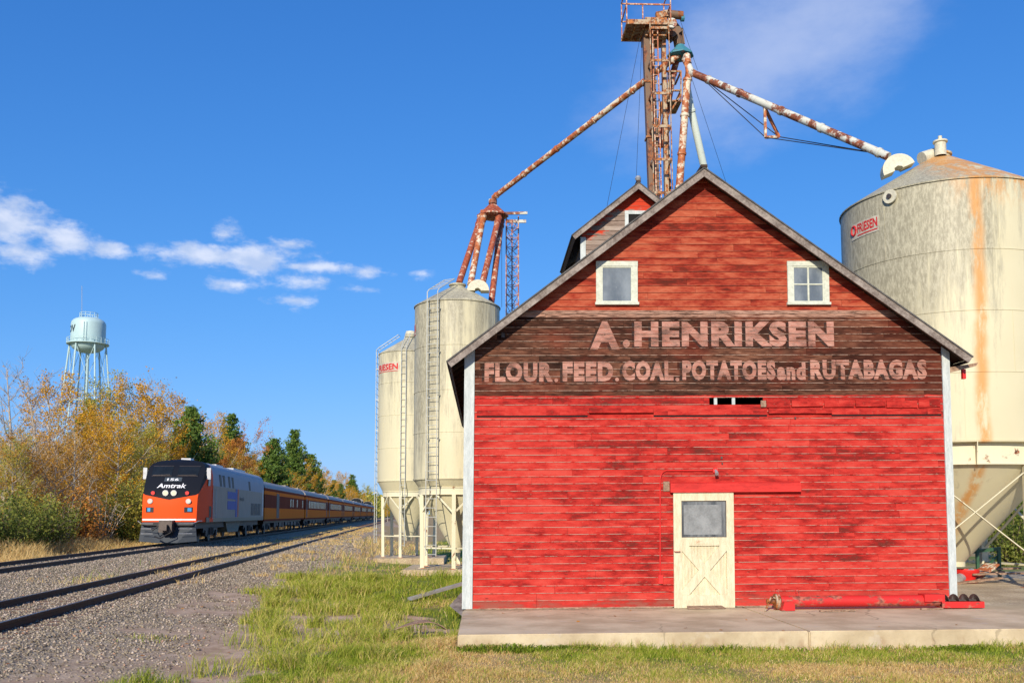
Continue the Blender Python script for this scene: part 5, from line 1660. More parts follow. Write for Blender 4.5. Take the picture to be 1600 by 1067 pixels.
# ------------------------------------------------------------------ things on the platform and round the bins
def build_auger():
    ya = 16.75
    z0 = .18
    a = G(1222, 947, .33); 
    x0 = P(1212, 940, ya).x; x1 = P(1466, 940, ya).x; x2 = P(1532, 945, ya).x
    zl = lambda x: .18 + .007 * (x + .2)
    t = thing('auger', ((x0 + x1) / 2, ya, zl(x0)), 'battered red grain auger lying on the platform against the barn', 'auger')
    r = .10
    mb = MB(); mb.tube([(x0 + .05, ya, zl(x0) + .15), (x1, ya, zl(x1) + .14)], r, 20); mb.build('auger_tube', M['red_machine'], t, smooth=True)
    mb = MB(); mb.tube([(x0 - .02, ya, zl(x0) + .15), (x0 + .05, ya, zl(x0) + .15), (x0 + .08, ya, zl(x0) + .15)], [r + .035, r + .035, r], 20); mb.build('end_flange', M['leg_rust'], t, smooth=True)
    mb = MB()
    c = P(1222, 945, ya - .1)
    mb.prism([(x0 + .04, zl(x0) + .01), (x0 + .27, zl(x0) + .01), (x0 + .27, zl(x0) + .11), (x0 + .22, zl(x0) + .16), (x0 + .09, zl(x0) + .16)], lambda p, q: (p[0], ya - .22 if q == 0 else ya - .06, p[1]))
    mb.build('discharge_spout', M['red_machine'], t)
    # trough with exposed screw
    mb = MB()
    zz = zl(x1)
    mb.box(x1, x2, ya - .14, ya - .125, zz + .02, zz + .13); mb.box(x1, x2, ya + .125, ya + .14, zz + .02, zz + .13); mb.box(x1, x2, ya - .125, ya + .125, zz + .02, zz + .035)
    mb.box(x2 - .015, x2, ya - .12, ya + .12, zz + .036, zz + .13)
    mb.build('trough', M['red_machine'], t)
    mb = MB(); mb.box(x1 - .30, x1 + .06, ya - .13, ya + .13, zz + .13, zz + .255); mb.build('inlet_guard', M['red_machine'], t)
    mb = MB()
    n = 60; turns = 3.6; L = x2 - x1 - .1
    for i in range(n):
        f0, f1 = i / n, (i + 1) / n
        q0, q1 = f0 * turns * 2 * math.pi, f1 * turns * 2 * math.pi
        cz = zz + .14
        rr = .115
        vs = []
        for (f, q) in ((f0, q0), (f1, q1)):
            x = x1 + .05 + L * f
            vs.append((x, ya + .02 * math.cos(q), cz + .02 * math.sin(q))); vs.append((x, ya + rr * math.cos(q), cz + rr * math.sin(q)))
        b = [(v[0] + .006, v[1], v[2]) for v in vs]
        mb.add(vs + b, [(0, 1, 3, 2), (6, 7, 5, 4), (1, 5, 7, 3)])
    mb.tube([(x1, ya, zz + .14), (x2 - .02, ya, zz + .14)], .02, 8)
    mb.build('screw', M['screw'], t, fixn=False)
    # wire handle frame and crank
    h0 = zl(x0)
    mb = MB()
    for yy in (ya - .08, ya + .08): mb.tube([(x0 + .0, yy, h0 + .15), (x0 + .03, yy, h0 + .36), (x0 + .38, yy, h0 + .36), (x0 + .40, yy, h0 + .24)], .009, 6)
    mb.tube([(x0 + .03, ya - .08, h0 + .36), (x0 + .03, ya + .08, h0 + .36)], .009, 6)
    mb.build('carrying_frame', M['red_machine'], t)
    mb = MB(); mb.tube([(x0 + .0, ya - .05, h0 + .2), (x0 - .1, ya - .08, h0 + .24), (x0 - .14, ya - .12, h0 + .18), (x0 - .28, ya - .30, h0 + .012)], .016, 8)
    mb.tube([(x0 - .02, ya, h0 + .15), (x0 - .16, ya, h0 + .15)], .045, 10)
    mb.build('crank', M['leg_rust'], t)
    for (pa, pb, y, nm, lb) in ((1281, 1337, 16.35, 'wood_stick', 'thin wooden stick lying on the platform in front of the red auger'), (1439, 1474, 16.5, 'wood_block', 'short board lying under the right end of the red auger')):
        xa, xb = P(pa, 955, y).x, P(pb, 955, y).x
        mb = MB(); n = 6
        for i in range(n):
            f, g = i / n, (i + 1) / n
            mb.bar((xa + (xb - xa) * f, y + .03 * f, zl(xa) + .018 + .004 * math.sin(f * 9)), (xa + (xb - xa) * g, y + .03 * g, zl(xb) + .018 + .004 * math.sin(g * 9)), .06, .024)
        o = mb.build(nm, M['old_wood']); tag(o, lb, 'board')
build_auger()

def curved_sheet(name, c, L, Wd, yaw, arc, mat, label, cat, tilt=0.0, thick=.012, roll=0.0):
    n = 14; mb = MB()
    vs = []
    for i in range(n + 1):
        f = i / n - .5
        for j in (-.5, .5):
            for k in (0, 1):
                z = arc * (1 - 4 * f * f) + thick * k + .02 * math.sin(f * 7 + j)
                vs.append((f * L, j * Wd * (1 - .3 * abs(f)), z))
    fs = []
    for i in range(n):
        a = i * 4; b = a + 4
        fs += [(a, a + 2, b + 2, b), (a + 1, b + 1, b + 3, a + 3), (a, b, b + 1, a + 1), (a + 2, a + 3, b + 3, b + 2)]
    fs += [(0, 1, 3, 2), (n * 4, n * 4 + 2, n * 4 + 3, n * 4 + 1)]
    mb.add(vs, fs)
    o = mb.build(name, mat)
    o.location = c; o.rotation_euler = (roll, tilt, yaw)
    tag(o, label, cat)
    return o
def build_debris():
    c = G(655, 984, .02)
    curved_sheet('bark_slab', c, .88, .22, RAD(14), .13, M['old_wood'], 'curled brown piece of old wood lying in the grass', 'wood scrap')
    # galvanised channel leaning on the barn side
    a = G(640, 932, .05); b = P(724, 911, a.y + 1.2)
    a.z = gzf(a.x, a.y) + .04
    b = P(726, 912, a.y + 1.0)
    t = thing('metal_channel', a, 'grey galvanised metal channel lying in the grass by the barn corner', 'metal channel')
    mb = MB(); d = (b - a).normalized(); mb.bar(a, b, .16, .012); 
    s = d.cross(Vector((0, 0, 1))).normalized()
    mb.build('channel_web', M['galv'], t)
    for k in (-1, 1):
        mb = MB(); mb.bar(a + s * .075 * k + Vector((0, 0, .028)), b + s * .075 * k + Vector((0, 0, .028)), .010, .045); mb.build('channel_flange', M['galv'], t)
    # weathered plywood propped by the corner
    p = [P(702, 946, 17.6), P(722, 962, 17.0), P(723, 930, 18.2), P(720, 926, 18.4)]
    mb = MB(); vs = p + [q + Vector((.03, .05, .01)) for q in p]
    mb.add(vs, [(0, 1, 2, 3), (7, 6, 5, 4), (0, 4, 5, 1), (1, 5, 6, 2), (2, 6, 7, 3), (3, 7, 4, 0)])
    o = mb.build('warped_board', M['rake']); tag(o, 'warped grey board propped at the left foot of the barn wall', 'board')
    # under the large bin
    CX, CYY = 11.67, 23.5
    x = P(1510, 895, 22.6)
    t = thing('unload_chute', (x.x, 22.9, .22), 'bright red unloading chute below the large bin hopper', 'chute')
    c = P(1510, 893, 23.2)
    mb = MB(); mb.lathe([(.30, c.z + .06), (.30, c.z - .02), (.12, c.z - .30), (.12, c.z - .36)], 18, (c.x, 23.2)); mb.build('chute_cone', M['red_plain'], t, smooth=True)
    mb = MB(); mb.tube([(c.x - .3, 23.0, .34), (c.x + .25, 23.4, .45)], .11, 12); mb.build('chute_boot', M['galv'], t, smooth=True)
    mb = MB(); mb.bar((c.x + .02, 23.2, c.z - .34), (c.x + .05, 23.1, .23), .06); mb.build('support_post', M['leg_rust'], t)
    # green frame
    t = thing('green_stand', (P(1535, 905, 24).x, 24, .22), 'dark green steel stand beside the red chute', 'stand')
    a, b = P(1528, 900, 24).x, P(1562, 900, 24).x
    for xx in (a, b):
        mb = MB(); mb.bar((xx, 24, .22), (xx + .06, 24.1, 1.05), .07); mb.build('leg', M['green_frame'], t)
    mb = MB(); mb.bar((a, 24.1, .95), (b + .1, 24.1, 1.02), .08); mb.build('top_bar', M['green_frame'], t)
    mb = MB(); mb.bar((a, 24, .35), (b + .1, 24.1, .9), .05); mb.build('diagonal', M['green_frame'], t)
    # planks
    R = random.Random(6)
    labs = ['grey plank lying flat under the large bin', 'brown plank crossing the others under the large bin', 'rusty iron sheet leaning under the large bin', 'pale wooden crossbeam lying under the bin braces', 'short brown board nearest the red chute', 'long weathered beam at the back under the bin']
    for i, lb in enumerate(labs):
        cx = P(1500 + i * 17, 905, 23).x; y = 22.7 + R.uniform(0, 1.6)
        yaw = R.uniform(-.7, .7); L = R.uniform(.5, .9)
        z = .25 + .05 * i
        d = Vector((math.cos(yaw), math.sin(yaw), R.uniform(-.03, .12)))
        if i == 2: d.z = .5
        mb = MB(); c = Vector((cx, y, z)); n = 5
        for k in range(n): mb.bar(c + d * L * (k / n * 2 - 1) + Vector((0, 0, .004 * (k % 2))), c + d * L * ((k + 1) / n * 2 - 1), .16 if i != 2 else .4, .04)
        o = mb.build('plank', M['rust_pipe'] if i == 2 else M['old_wood'], fixn=False); tag(o, lb, 'plank')
M['green_frame'] = simple('dark_green_paint', (0.03, .09, .04), .5)
build_debris()

# ------------------------------------------------------------------ water tower
def build_water_tower():
    Y = 200.0
    base = P(136, 640, Y)
    k = Y / F
    zf = lambda py: P(138, py, Y).z
    cx = P(138, 520, Y).x; r = (P(167.5, 520, Y).x - cx) * .87
    t = thing('water_tower', (cx, Y, 0), 'pale blue elevated water tower with dark lettering beyond the autumn trees', 'water tower')
    mb = MB()
    pr = []
    z0, z1, zt = zf(552), zf(507), zf(497)
    for i in range(7):
        a = RAD(-90 + 90 * i / 6); pr.append((max(.02, r * 1.0 * math.cos(a)), zf(538) + (zf(538) - z0) * math.sin(a)))
    for i in range(8):
        a = RAD(90 * i / 7); pr.append((max(.02, r * (.35 + .65 * math.cos(a)) if i < 7 else .02), z1 + (zt - z1) * math.sin(a)))
    mb.lathe(pr, 48, (cx, Y)); mb.build('tank', M['water_tower'], t, smooth=True)
    zb = zf(538)
    mb = MB(); mb.lathe([(r, zb - .1), (r + .75, zb - .1), (r + .75, zb + .1), (r, zb + .1)], 40, (cx, Y)); bal = mb.build('balcony', M['water_tower'], t)
    mb = MB()
    n = 24
    for i in range(n):
        a, b = 2 * math.pi * i / n, 2 * math.pi * (i + 1) / n
        p = Vector((cx + (r + .7) * math.cos(a), Y + (r + .7) * math.sin(a), zb)); q = Vector((cx + (r + .7) * math.cos(b), Y + (r + .7) * math.sin(b), zb))
        mb.bar(p, p + Vector((0, 0, 1.1)), .07)
        for h in (.55, 1.1): mb.bar(p + Vector((0, 0, h)), q + Vector((0, 0, h)), .06)
    mb.build('railing', M['water_tower'], bal)
    mb = MB(); n = 12; r2 = r * .52
    for i in range(n):
        a, b = 2 * math.pi * i / n, 2 * math.pi * (i + 1) / n
        p = Vector((cx + r2 * math.cos(a), Y + r2 * math.sin(a), zt - .1)); q = Vector((cx + r2 * math.cos(b), Y + r2 * math.sin(b), zt - .1))
        mb.bar(p, p + Vector((0, 0, 1.1)), .07)
        for h in (.6, 1.1): mb.bar(p + Vector((0, 0, h)), q + Vector((0, 0, h)), .07)
    mb.build('top_railing', M['water_tower'], t)
    mb = MB(); mb.tube([(P(128, 497, Y).x, Y, zt - .3), (P(126, 497, Y).x, Y, zf(447))], .05, 6); mb.build('antenna', M['galv'], t)
    zg = 0.0
    for i in range(6):
        a = RAD(14 + 60 * i)
        mb = MB(); mb.tube([(cx + (r + .1) * math.cos(a), Y + (r + .1) * math.sin(a), zb + .2), (cx + (r + 3.6) * math.cos(a), Y + (r + 3.6) * math.sin(a), zg)], .17, 10); mb.build('leg', M['water_tower'], t, smooth=True)
    mb = MB(); mb.tube([(cx, Y, z0 + .3), (cx, Y, zg)], .38, 12); mb.build('riser_pipe', M['water_tower'], t, smooth=True)
    H = zb - zg
    pt = lambda i, z: Vector((cx + (r + .1 + 3.5 * (zb - z) / H) * math.cos(RAD(14 + 60 * i)), Y + (r + .1 + 3.5 * (zb - z) / H) * math.sin(RAD(14 + 60 * i)), z))
    mb = MB(); zs = zf(628)
    for i in range(6): mb.tube([pt(i, zs), pt(i + 1, zs)], .16, 6)
    mb.build('ring_strut', M['water_tower'], t)
    mb = MB()
    for i in range(6):
        mb.tube([pt(i, zb - .5), pt(i + 1, zs)], .05, 5); mb.tube([pt(i + 1, zb - .5), pt(i, zs)], .05, 5); mb.tube([pt(i, zs), pt(i + 1, zs - 12)], .05, 5); mb.tube([pt(i + 1, zs), pt(i, zs - 12)], .05, 5)
    mb.build('tie_rods', M['water_tower'], t)
    a = RAD(-78)
    mb = MB()
    for w in (-.25, .25):
        e = Vector((-math.sin(a), math.cos(a), 0)) * w
        mb.tube([Vector((cx + (r + .15) * math.cos(a), Y + (r + .15) * math.sin(a), z1)) + e, Vector((cx + (r + .15) * math.cos(a), Y + (r + .15) * math.sin(a), zb)) + e], .05, 5)
    mb.build('ladder', M['water_tower'], t)
    cyl_text(t, 'ASKOV', cx, Y, r + .03, -215, -113, zf(522), 1.5, M['dark_letter'], underline=False)
build_water_tower()

# ------------------------------------------------------------------ train
def bogie(parent, y, name='bogie', wheels=(-1.35, 1.35)):
    mb = MB()
    for sx in (-1, 1):
        x = sx * 1.12
        mb.prism([(y - 1.9, .55), (y - 1.1, .55), (y - .6, .38), (y + .6, .38), (y + 1.1, .55), (y + 1.9, .55), (y + 1.8, .82), (y - 1.8, .82)], lambda p, q, x=x: (x - .08 if q == 0 else x + .08, p[0], p[1]))
        for w in wheels: mb.box(x - .14, x + .14, y + w - .17, y + w + .17, .34, .66)
        for w in (-.35, 0, .35): mb.tube([(x + sx * .1, y + w, .42), (x + sx * .1, y + w, .78)], .08, 8)
    mb.box(-1.0, 1.0, y - .3, y + .3, .4, .9)
    b = mb.build(name, M['train_black'], parent, world=False)
    for w in wheels:
        mb = MB()
        for sx in (-1, 1): mb.tube([(sx * .70, y + w, .47), (sx * .80, y + w, .47), (sx * .84, y + w, .47)], [.50, .47, .44], 20)
        mb.tube([(-.7, y + w, .47), (.7, y + w, .47)], .08, 8)
        mb.build('wheelset', M['screw'], b, world=False, smooth=True)
    return b

def build_loco():
    s0 = 49.7
    loc = track(D_MAIN, s0, Z_MAIN)
    t = thing('locomotive', loc, 'orange, black and silver diesel locomotive numbered 156 leading the train', 'locomotive', rz=PHI)
    L = 20.8
    # cross-section from lower right up over the roof
    def sec():
        pts = [(1.0, 1.12), (1.0, 1.4), (1.0, 1.9), (1.0, 2.4), (1.0, 2.9), (1.0, 3.3), (.995, 3.6), (.965, 3.92), (.89, 4.14), (.73, 4.29), (.48, 4.37), (.24, 4.41), (0, 4.43)]
        return pts
    S = sec()
    full = S + [(-x, z) for x, z in S[-2::-1]]
    def fy(z, u):       # nose profile
        z_ = [1.1, 2.3, 2.6, 3.1, 3.55, 4.0, 4.2, 4.35, 4.45]; y_ = [.0, .05, .16, .62, 1.02, 1.45, 1.70, 2.05, 2.5]
        return float(np.interp(z, z_, y_)) + .22 * u * u
    def hw(y): return 1.30 + .25 * min(1, max(0, (y) / 2.2)) ** .8
    ys = [0, .25, .55, .9, 1.3, 1.8, 2.4, 3.2, 6, 12, L]
    mb = MB()
    n = len(full)
    vs = []
    for i, yy in enumerate(ys):
        for (u, z) in full:
            f = fy(z, u)
            y = f + (yy / L) * (L - f)
            vs.append((u * hw(y), y, z))
    fs = []
    for i in range(len(ys) - 1):
        for j in range(n - 1): fs.append((i * n + j, i * n + j + 1, (i + 1) * n + j + 1, (i + 1) * n + j))
    # nose grid between mirrored section points
    cols = 8
    grid = []
    half = len(S)
    base = len(vs)
    for j in range(half):
        u0, z = S[j]
        row = []
        for c in range(cols + 1):
            u = u0 * (1 - 2 * c / cols)
            if c == 0: row.append(j)
            elif c == cols: row.append(n - 1 - j)
            else:
                y = fy(z, u) ; vs.append((u * hw(fy(z, 1)) , y, z)); row.append(len(vs) - 1)
        grid.append(row)
    for j in range(half - 1):
        for c in range(cols): fs.append((grid[j][c + 1], grid[j][c], grid[j + 1][c], grid[j + 1][c + 1]))
    e = (len(ys) - 1) * n
    fs.append(tuple(e + j for j in range(n)))
    mb.add(vs, fs)
    mb.build('body', M['loco'], t, world=False, smooth=True)
    fr = lambda u, z, off=.012: Vector((u * hw(fy(z, 1)), fy(z, u) - off, z))
    def front_panel(name, u0, u1, z0, z1, mat, off=.015, par=t, skew=0):
        mb = MB(); nn = 4; v = []
        for i in range(nn + 1):
            u = u0 + (u1 - u0) * i / nn
            for z in (z0, z1): v.append(fr(u, z, off))
        m_ = len(v)
        v2 = [q + Vector((0, .03, 0)) for q in v]
        f = []
        for i in range(nn): f += [(2 * i, 2 * i + 2, 2 * i + 3, 2 * i + 1)]
        f += [(0, 1, m_ + 1, m_), (m_ - 2, 2 * m_ - 2, 2 * m_ - 1, m_ - 1)]
        for i in range(nn): f += [(2 * i, m_ + 2 * i, m_ + 2 * i + 2, 2 * i + 2), (2 * i + 1, 2 * i + 3, m_ + 2 * i + 3, m_ + 2 * i + 1)]
        mb.add(v + v2, f)
        return mb.build(name, mat, par, world=False)
    for sg in (-1, 1):
        a, b = (.09, .80) if sg > 0 else (-.80, -.09)
        w = front_panel('windscreen', a, b, 3.52, 4.02, M['train_glass'], .02)
        # frame strips and wiper
        for (c0, c1, d0, d1) in ((a, b, 4.02, 4.05), (a, b, 3.49, 3.52)): front_panel('windscreen_trim', c0, c1, d0, d1, M['screw'], .03, w)
        mb = MB(); mb.bar(fr(a + .05, 3.54, .05), fr(b - .06, 3.56, .05), .02); mb.build('wiper', M['screw'], w, world=False)
        mb = MB(); c = fr(sg * .15, 2.60); mb.tube([c + Vector((0, .05, 0)), c + Vector((0, -.05, 0))], .15, 16); h = mb.build('headlight', M['galv'], t, world=False, smooth=True)
        mb = MB(); mb.tube([c + Vector((0, -.051, 0)), c + Vector((0, -.06, 0))], .115, 16); mb.build('lens', M['lamp'], h, world=False)
        c = fr(sg * .62, 2.60, .012); mb = MB(); mb.tube([c + Vector((0, .06, 0)), c + Vector((0, -.03, 0))], .10, 12); mb.build('marker_light', M['red_plain'], t, world=False)
        c = fr(sg * .70, 2.18, .012); mb = MB(); mb.tube([c + Vector((0, .06, 0)), c + Vector((0, -.05, 0))], .13, 16); dl = mb.build('ditch_light', M['galv'], t, world=False, smooth=True)
        mb = MB(); mb.tube([c + Vector((0, -.051, 0)), c + Vector((0, -.06, 0))], .10, 14); mb.build('lens', M['lens'], dl, world=False)
        p0 = front_panel('sand_hatch', *((.56, .86) if sg > 0 else (-.86, -.56)), 1.62, 1.88, M['train_black'], .02)
        front_panel('hatch_plate', *((.68, .82) if sg > 0 else (-.80, -.68)), 1.66, 1.84, M['blue_bright'], .03, p0)
    front_panel('lower_trim', -.98, .98, 1.21, 1.29, M['white'], .02)
    nb = front_panel('number_board', -.30, .30, 3.20, 3.42, M['galv_dark'], .03)
    def nf(u, v): return tuple(fr(.20 - u, 3.25 + v, .045) * 1.0)
    def nf2(x0, z0): return lambda u, v: tuple(fr(x0 + u, z0 + v, .05))
    flat_text('156', .40, .13, 'numerals', M['white'], nb, nf2(-.20, 3.245), .02)
    flat_text('Amtrak', 1.02, .24, 'name_lettering', M['white'], t, lambda u, v: tuple(fr(-.52 + u + v * .15, 2.86 + v, .02)), .02)
    # mirror
    for sg in (-1, 1):
        mb = MB(); x = sg * 1.62; mb.box(x - .10, x + .10, 1.55, 1.62, 3.35, 3.95); mi = mb.build('mirror', M['galv'], t, world=False)
        mb = MB(); mb.bar((sg * 1.40, 1.65, 3.8), (x, 1.6, 3.8), .03); mb.build('mirror_arm', M['galv'], mi, world=False)
    # side windows, stripes and grilles on both flanks
    for sg in (-1, 1):
        X = sg * 1.552
        def panel(name, y0, y1, z0, z1, mat, par=t, dd=.008, slant=0):
            mb = MB(); mb.prism([(y0 + slant, z0), (y1 + slant, z0), (y1, z1), (y0, z1)], lambda p, q: (X if q == 0 else X + sg * dd, p[0], p[1]))
            return mb.build(name, mat, par, world=False)
        panel('cab_window', 1.95, 2.45, 3.02, 3.50, M['train_glass'], slant=-.15)
        for i, y in enumerate((4.6, 5.6, 7.2, 8.3)): panel('roof_intake', y, y + .55, 3.08, 3.72, M['train_black'], slant=.35)
        panel('roof_intake', 14.2, 14.8, 3.08, 3.66, M['train_black'], slant=.35)
        panel('blue_flag', 7.2, 10.2, 2.42, 2.85, M['blue_stripe']); panel('blue_flag', 7.2, 10.2, 1.80, 2.30, M['blue_stripe'])
        panel('blue_flag', 9.75, 10.25, 1.36, 3.05, M['blue_stripe'], dd=.011); panel('red_flag_line', 10.45, 10.8, 1.36, 3.05, M['red_stripe'])
        for k, (u, v) in enumerate(((15.4, 16.6), (16.8, 18.0), (18.2, 19.4))):
            g = panel('radiator_grille', u, v, 1.45, 2.25, M['train_black'])
        panel('rear_grille_frame', 20.1, 20.5, 1.4, 3.3, M['galv'])
        panel('cab_door', 2.95, 3.55, 1.35, 3.1, M['loco'], dd=.012)
        panel('nose_grille', 2.2, 2.75, 1.35, 1.95, M['train_black'])
        mb = MB()
        for y in (2.88, 3.62): mb.tube([(X + sg * .06, y, 1.3), (X + sg * .06, y, 2.9)], .02, 5)
        mb.build('handrail', M['galv'], t, world=False)
        mb = MB(); mb.box(X - sg * .02 - .01, X - sg * .02 + .012, 1.6, L - .1, 1.10, 1.36); mb.build('side_sill', M['sill_tan'], t, world=False)
        flat_text('Amtrak', 1.6, .28, 'side_lettering', M['train_black'], t, (lambda u, v, sg=sg, X=X: (X + sg * .012, (11.1 + u) if sg > 0 else (12.9 - u), 2.35 + v)), .01)
    # roof details
    mb = MB(); mb.box(-.5, .5, 9, 11, 4.42, 4.52); mb.box(-.6, .6, 14, 18.5, 4.42, 4.54); mb.box(-.25, .25, 3.4, 4.2, 4.42, 4.56); mb.build('roof_hatches', M['galv'], t, world=False)
    # fuel tank, bogies, steps
    mb = MB(); mb.prism([(8.0, 1.12), (13.0, 1.12), (12.2, .45), (8.8, .45)], lambda p, q: (-1.3 if q == 0 else 1.3, p[0], p[1])); mb.build('fuel_tank', M['sill_tan'], t, world=False)
    mb = MB(); mb.box(-1.2, 1.2, .6, L - .3, .78, 1.11); mb.build('underframe', M['train_black'], t, world=False)
    bogie(t, 4.4); bogie(t, 16.6)
    # plow, coupler, steps
    mb = MB()
    mb.prism([(-1.33, .98), (1.33, .98), (1.42, .16), (.5, .08), (-.5, .08), (-1.42, .16)], lambda p, q: (p[0], (-.35 + (.10 + .28 * abs(p[0])) - (.98 - p[1]) * .10) + .05 * q, p[1]))
    pw = mb.build('pilot_plow', M['plow'], t, world=False)
    mb = MB(); mb.box(-.32, .32, -.55, .1, .62, 1.22); mb.box(-.14, .14, -.85, -.5, .72, 1.0); mb.build('coupler', M['screw'], t, world=False)
    mb = MB(); mb.tube([(.15, -.5, 1.0), (.3, -.72, .6), (-.2, -.70, .32), (-.5, -.5, .42)], .035, 6); mb.tube([(-.3, -.45, 1.0), (-.6, -.6, .7), (-.7, -.45, .9)], .03, 6); mb.build('air_hose', M['train_black'], t, world=False)
    for sg in (-1, 1):
        mb = MB()
        for z in (.55, .80, 1.05): mb.tube([(sg * .62, -.42, z), (sg * 1.25, -.22, z)], .016, 5)
        mb.tube([(sg * 1.25, -.22, 1.05), (sg * 1.5, .1, 1.18), (sg * 1.56, .5, 1.18)], .02, 5)
        mb.build('grab_irons', M['galv'], t, world=False)
    mb = MB(); mb.box(-1.25, 1.25, -.05, .3, .95, 1.14); mb.build('buffer_beam', M['train_black'], t, world=False)
    return s0 + L
M['blue_bright'] = simple('blue_plate', (0.06, .30, .62), .4)
M['galv_dark'] = simple('dark_board', (0.06, .075, .085), .4)
M['sill_tan'] = simple('dusty_sill', (0.22, .19, .13), .7, 0, .3)
SEND = build_loco()

def build_coach(kind):
    t = bpy.data.objects.new('passenger_car', None); COL.objects.link(t); ORG[t.name] = Vector((0, 0, 0))
    L = 25.9; w = 1.52
    sec = [(w, 1.02), (w, 3.45), (w * .97, 3.62), (w * .86, 3.82), (w * .66, 3.99), (w * .38, 4.09), (0, 4.12)]
    lo = sec[:2]; 
    mb = MB()
    ring = [(w, 1.02), (w, 3.46), (-w, 3.46), (-w, 1.02)]
    mb.prism(ring, lambda p, q: (p[0], 0 if q == 0 else L, p[1])); mb.build('body', M['coach'], t, world=False)
    full = sec[1:] + [(-x, z) for x, z in sec[-2:0:-1]]
    mb = MB(); mb.prism([(x * 1.005, z + .003) for x, z in full], lambda p, q: (p[0], -.02 if q == 0 else L + .02, p[1])); rf = mb.build('roof', M['coach_roof'], t, world=False, smooth=True)
    mb = MB()
    for y in ((3, 5.2), (20, 22)): mb.box(-.4, .4, y[0], y[1], 4.05, 4.24)
    mb.build('roof_vents', M['coach_roof'], rf, world=False)
    for sg in (-1, 1):
        X = sg * w
        def panel(name, y0, y1, z0, z1, mat, dd=.01):
            mb = MB(); mb.box(min(X, X + sg * dd), max(X, X + sg * dd), y0, y1, z0, z1); return mb.build(name, mat, t, world=False)
        if kind == 'baggage':
            for y in (6.2,): panel('door', y, y + 1.5, 1.2, 3.15, M['train_black'])
            for y in (14.8, 16.4, 19.6, 24.0): panel('window', y, y + .7, 2.15, 2.85, M['train_glass'])
        elif kind == 'coach':
            for i in range(12): panel('window', 3.2 + i * 1.65, 4.4 + i * 1.65, 2.15, 2.88, M['train_glass'])
            panel('door', 1.0, 1.8, 1.2, 3.1, M['train_black']); panel('door', L - 1.8, L - 1.0, 1.2, 3.1, M['train_black'])
        else:
            for i in range(8): panel('window', 3.2 + i * 2.5, 5.2 + i * 2.5, 2.15, 2.88, M['train_glass'])
            panel('door', L - 1.8, L - 1.0, 1.2, 3.1, M['train_black'])
    if kind == 'dome':
        mb = MB(); ds = [(1.2, 4.0), (1.15, 4.5), (.85, 4.85), (.4, 4.98)]
        poly = ds + [(-x, z) for x, z in ds[::-1]]
        mb.prism(poly, lambda p, q: (p[0] * (1 if True else 1), 7 if q == 0 else 14, p[1])); dm = mb.build('dome', M['train_glass'], t, world=False, smooth=True)
        mb = MB()
        for k in range(8):
            y = 7 + k
            for a, b in zip(poly[:-1], poly[1:]): mb.bar((a[0] * 1.01, y, a[1] + .01), (b[0] * 1.01, y, b[1] + .01), .06, .04, up=(0, 1, 0))
        mb.build('dome_ribs', M['coach_roof'], dm, world=False)
    mb = MB()
    mb.box(-1.3, 1.3, 1.0, L - 1.0, .86, 1.01)
    R = random.Random(4)
    y = 6.2
    while y < 19.5:
        l = R.uniform(.7, 1.8)
        for sg in (-1, 1): mb.box(*(sorted((sg * .7, sg * 1.35))), y, y + l, R.uniform(.42, .6), .86)
        y += l + R.uniform(.3, .9)
    mb.build('underfloor_boxes', M['train_black'], t, world=False)
    mb = MB(); mb.box(-.7, .7, -.42, -.021, 1.05, 3.4); mb.box(-.7, .7, L + .021, L + .42, 1.05, 3.4); mb.build('gangway', M['train_black'], t, world=False)
    bogie(t, 3.2); bogie(t, L - 3.2)
    return t
def build_train():
    protos = {k: None for k in ('baggage', 'coach', 'dome')}
    order = ['baggage', 'coach', 'coach', 'coach', 'coach', 'dome', 'coach', 'dome']
    labs = ['orange and maroon baggage car directly behind the locomotive', 'orange and maroon passenger car, second behind the locomotive', 'orange and maroon passenger car, third behind the locomotive',
            'orange and maroon passenger car, fourth behind the locomotive', 'orange and maroon passenger car, fifth behind the locomotive', 'distant orange dome car, sixth behind the locomotive',
            'distant orange passenger car, seventh behind the locomotive', 'last car of the train with a glass dome, beside the leftmost silo ladder']
    s = SEND + .75
    for k, lb in zip(order, labs):
        if protos[k] is None: protos[k] = o = build_coach(k)
        else: o = copy_tree(protos[k])
        p = track(D_MAIN, s, Z_MAIN)
        o.location = p; o.rotation_euler = (0, 0, PHI)
        tag(o, lb, 'train car', 'passenger cars of the train')
        s += 26.9
build_train()

# ------------------------------------------------------------------ trees
def limb_tube(mb, pts, r0, r1, n=5):
    rs = [r0 + (r1 - r0) * i / (len(pts) - 1) for i in range(len(pts))]
    mb.tube(pts, rs, n, cap=False)
def leaves_mesh(name, C, size, mat, parent, rngl, flat=.0, elong=1.0, shade=None):
    n = len(C)
    u = rngl.normal(size=(n, 3)); u /= np.linalg.norm(u, axis=1)[:, None]
    v = rngl.normal(size=(n, 3)); v -= (v * u).sum(1)[:, None] * u; v /= np.linalg.norm(v, axis=1)[:, None]
    s = size * (.6 + .8 * rngl.random(n))[:, None]
    u = u * s * elong; v = v * s
    V = np.stack([C - u * .5, C - v * .38, C + u * .5, C + v * .38], 1).reshape(-1, 3)
    Fc = (np.arange(n) * 4)[:, None] + np.array([0, 1, 2, 3])[None]
    rr = rngl.random(n) if shade is None else shade
    return fast_mesh(name, V, Fc, mat, parent, attrs={'rnd': ('FACE', rr)})

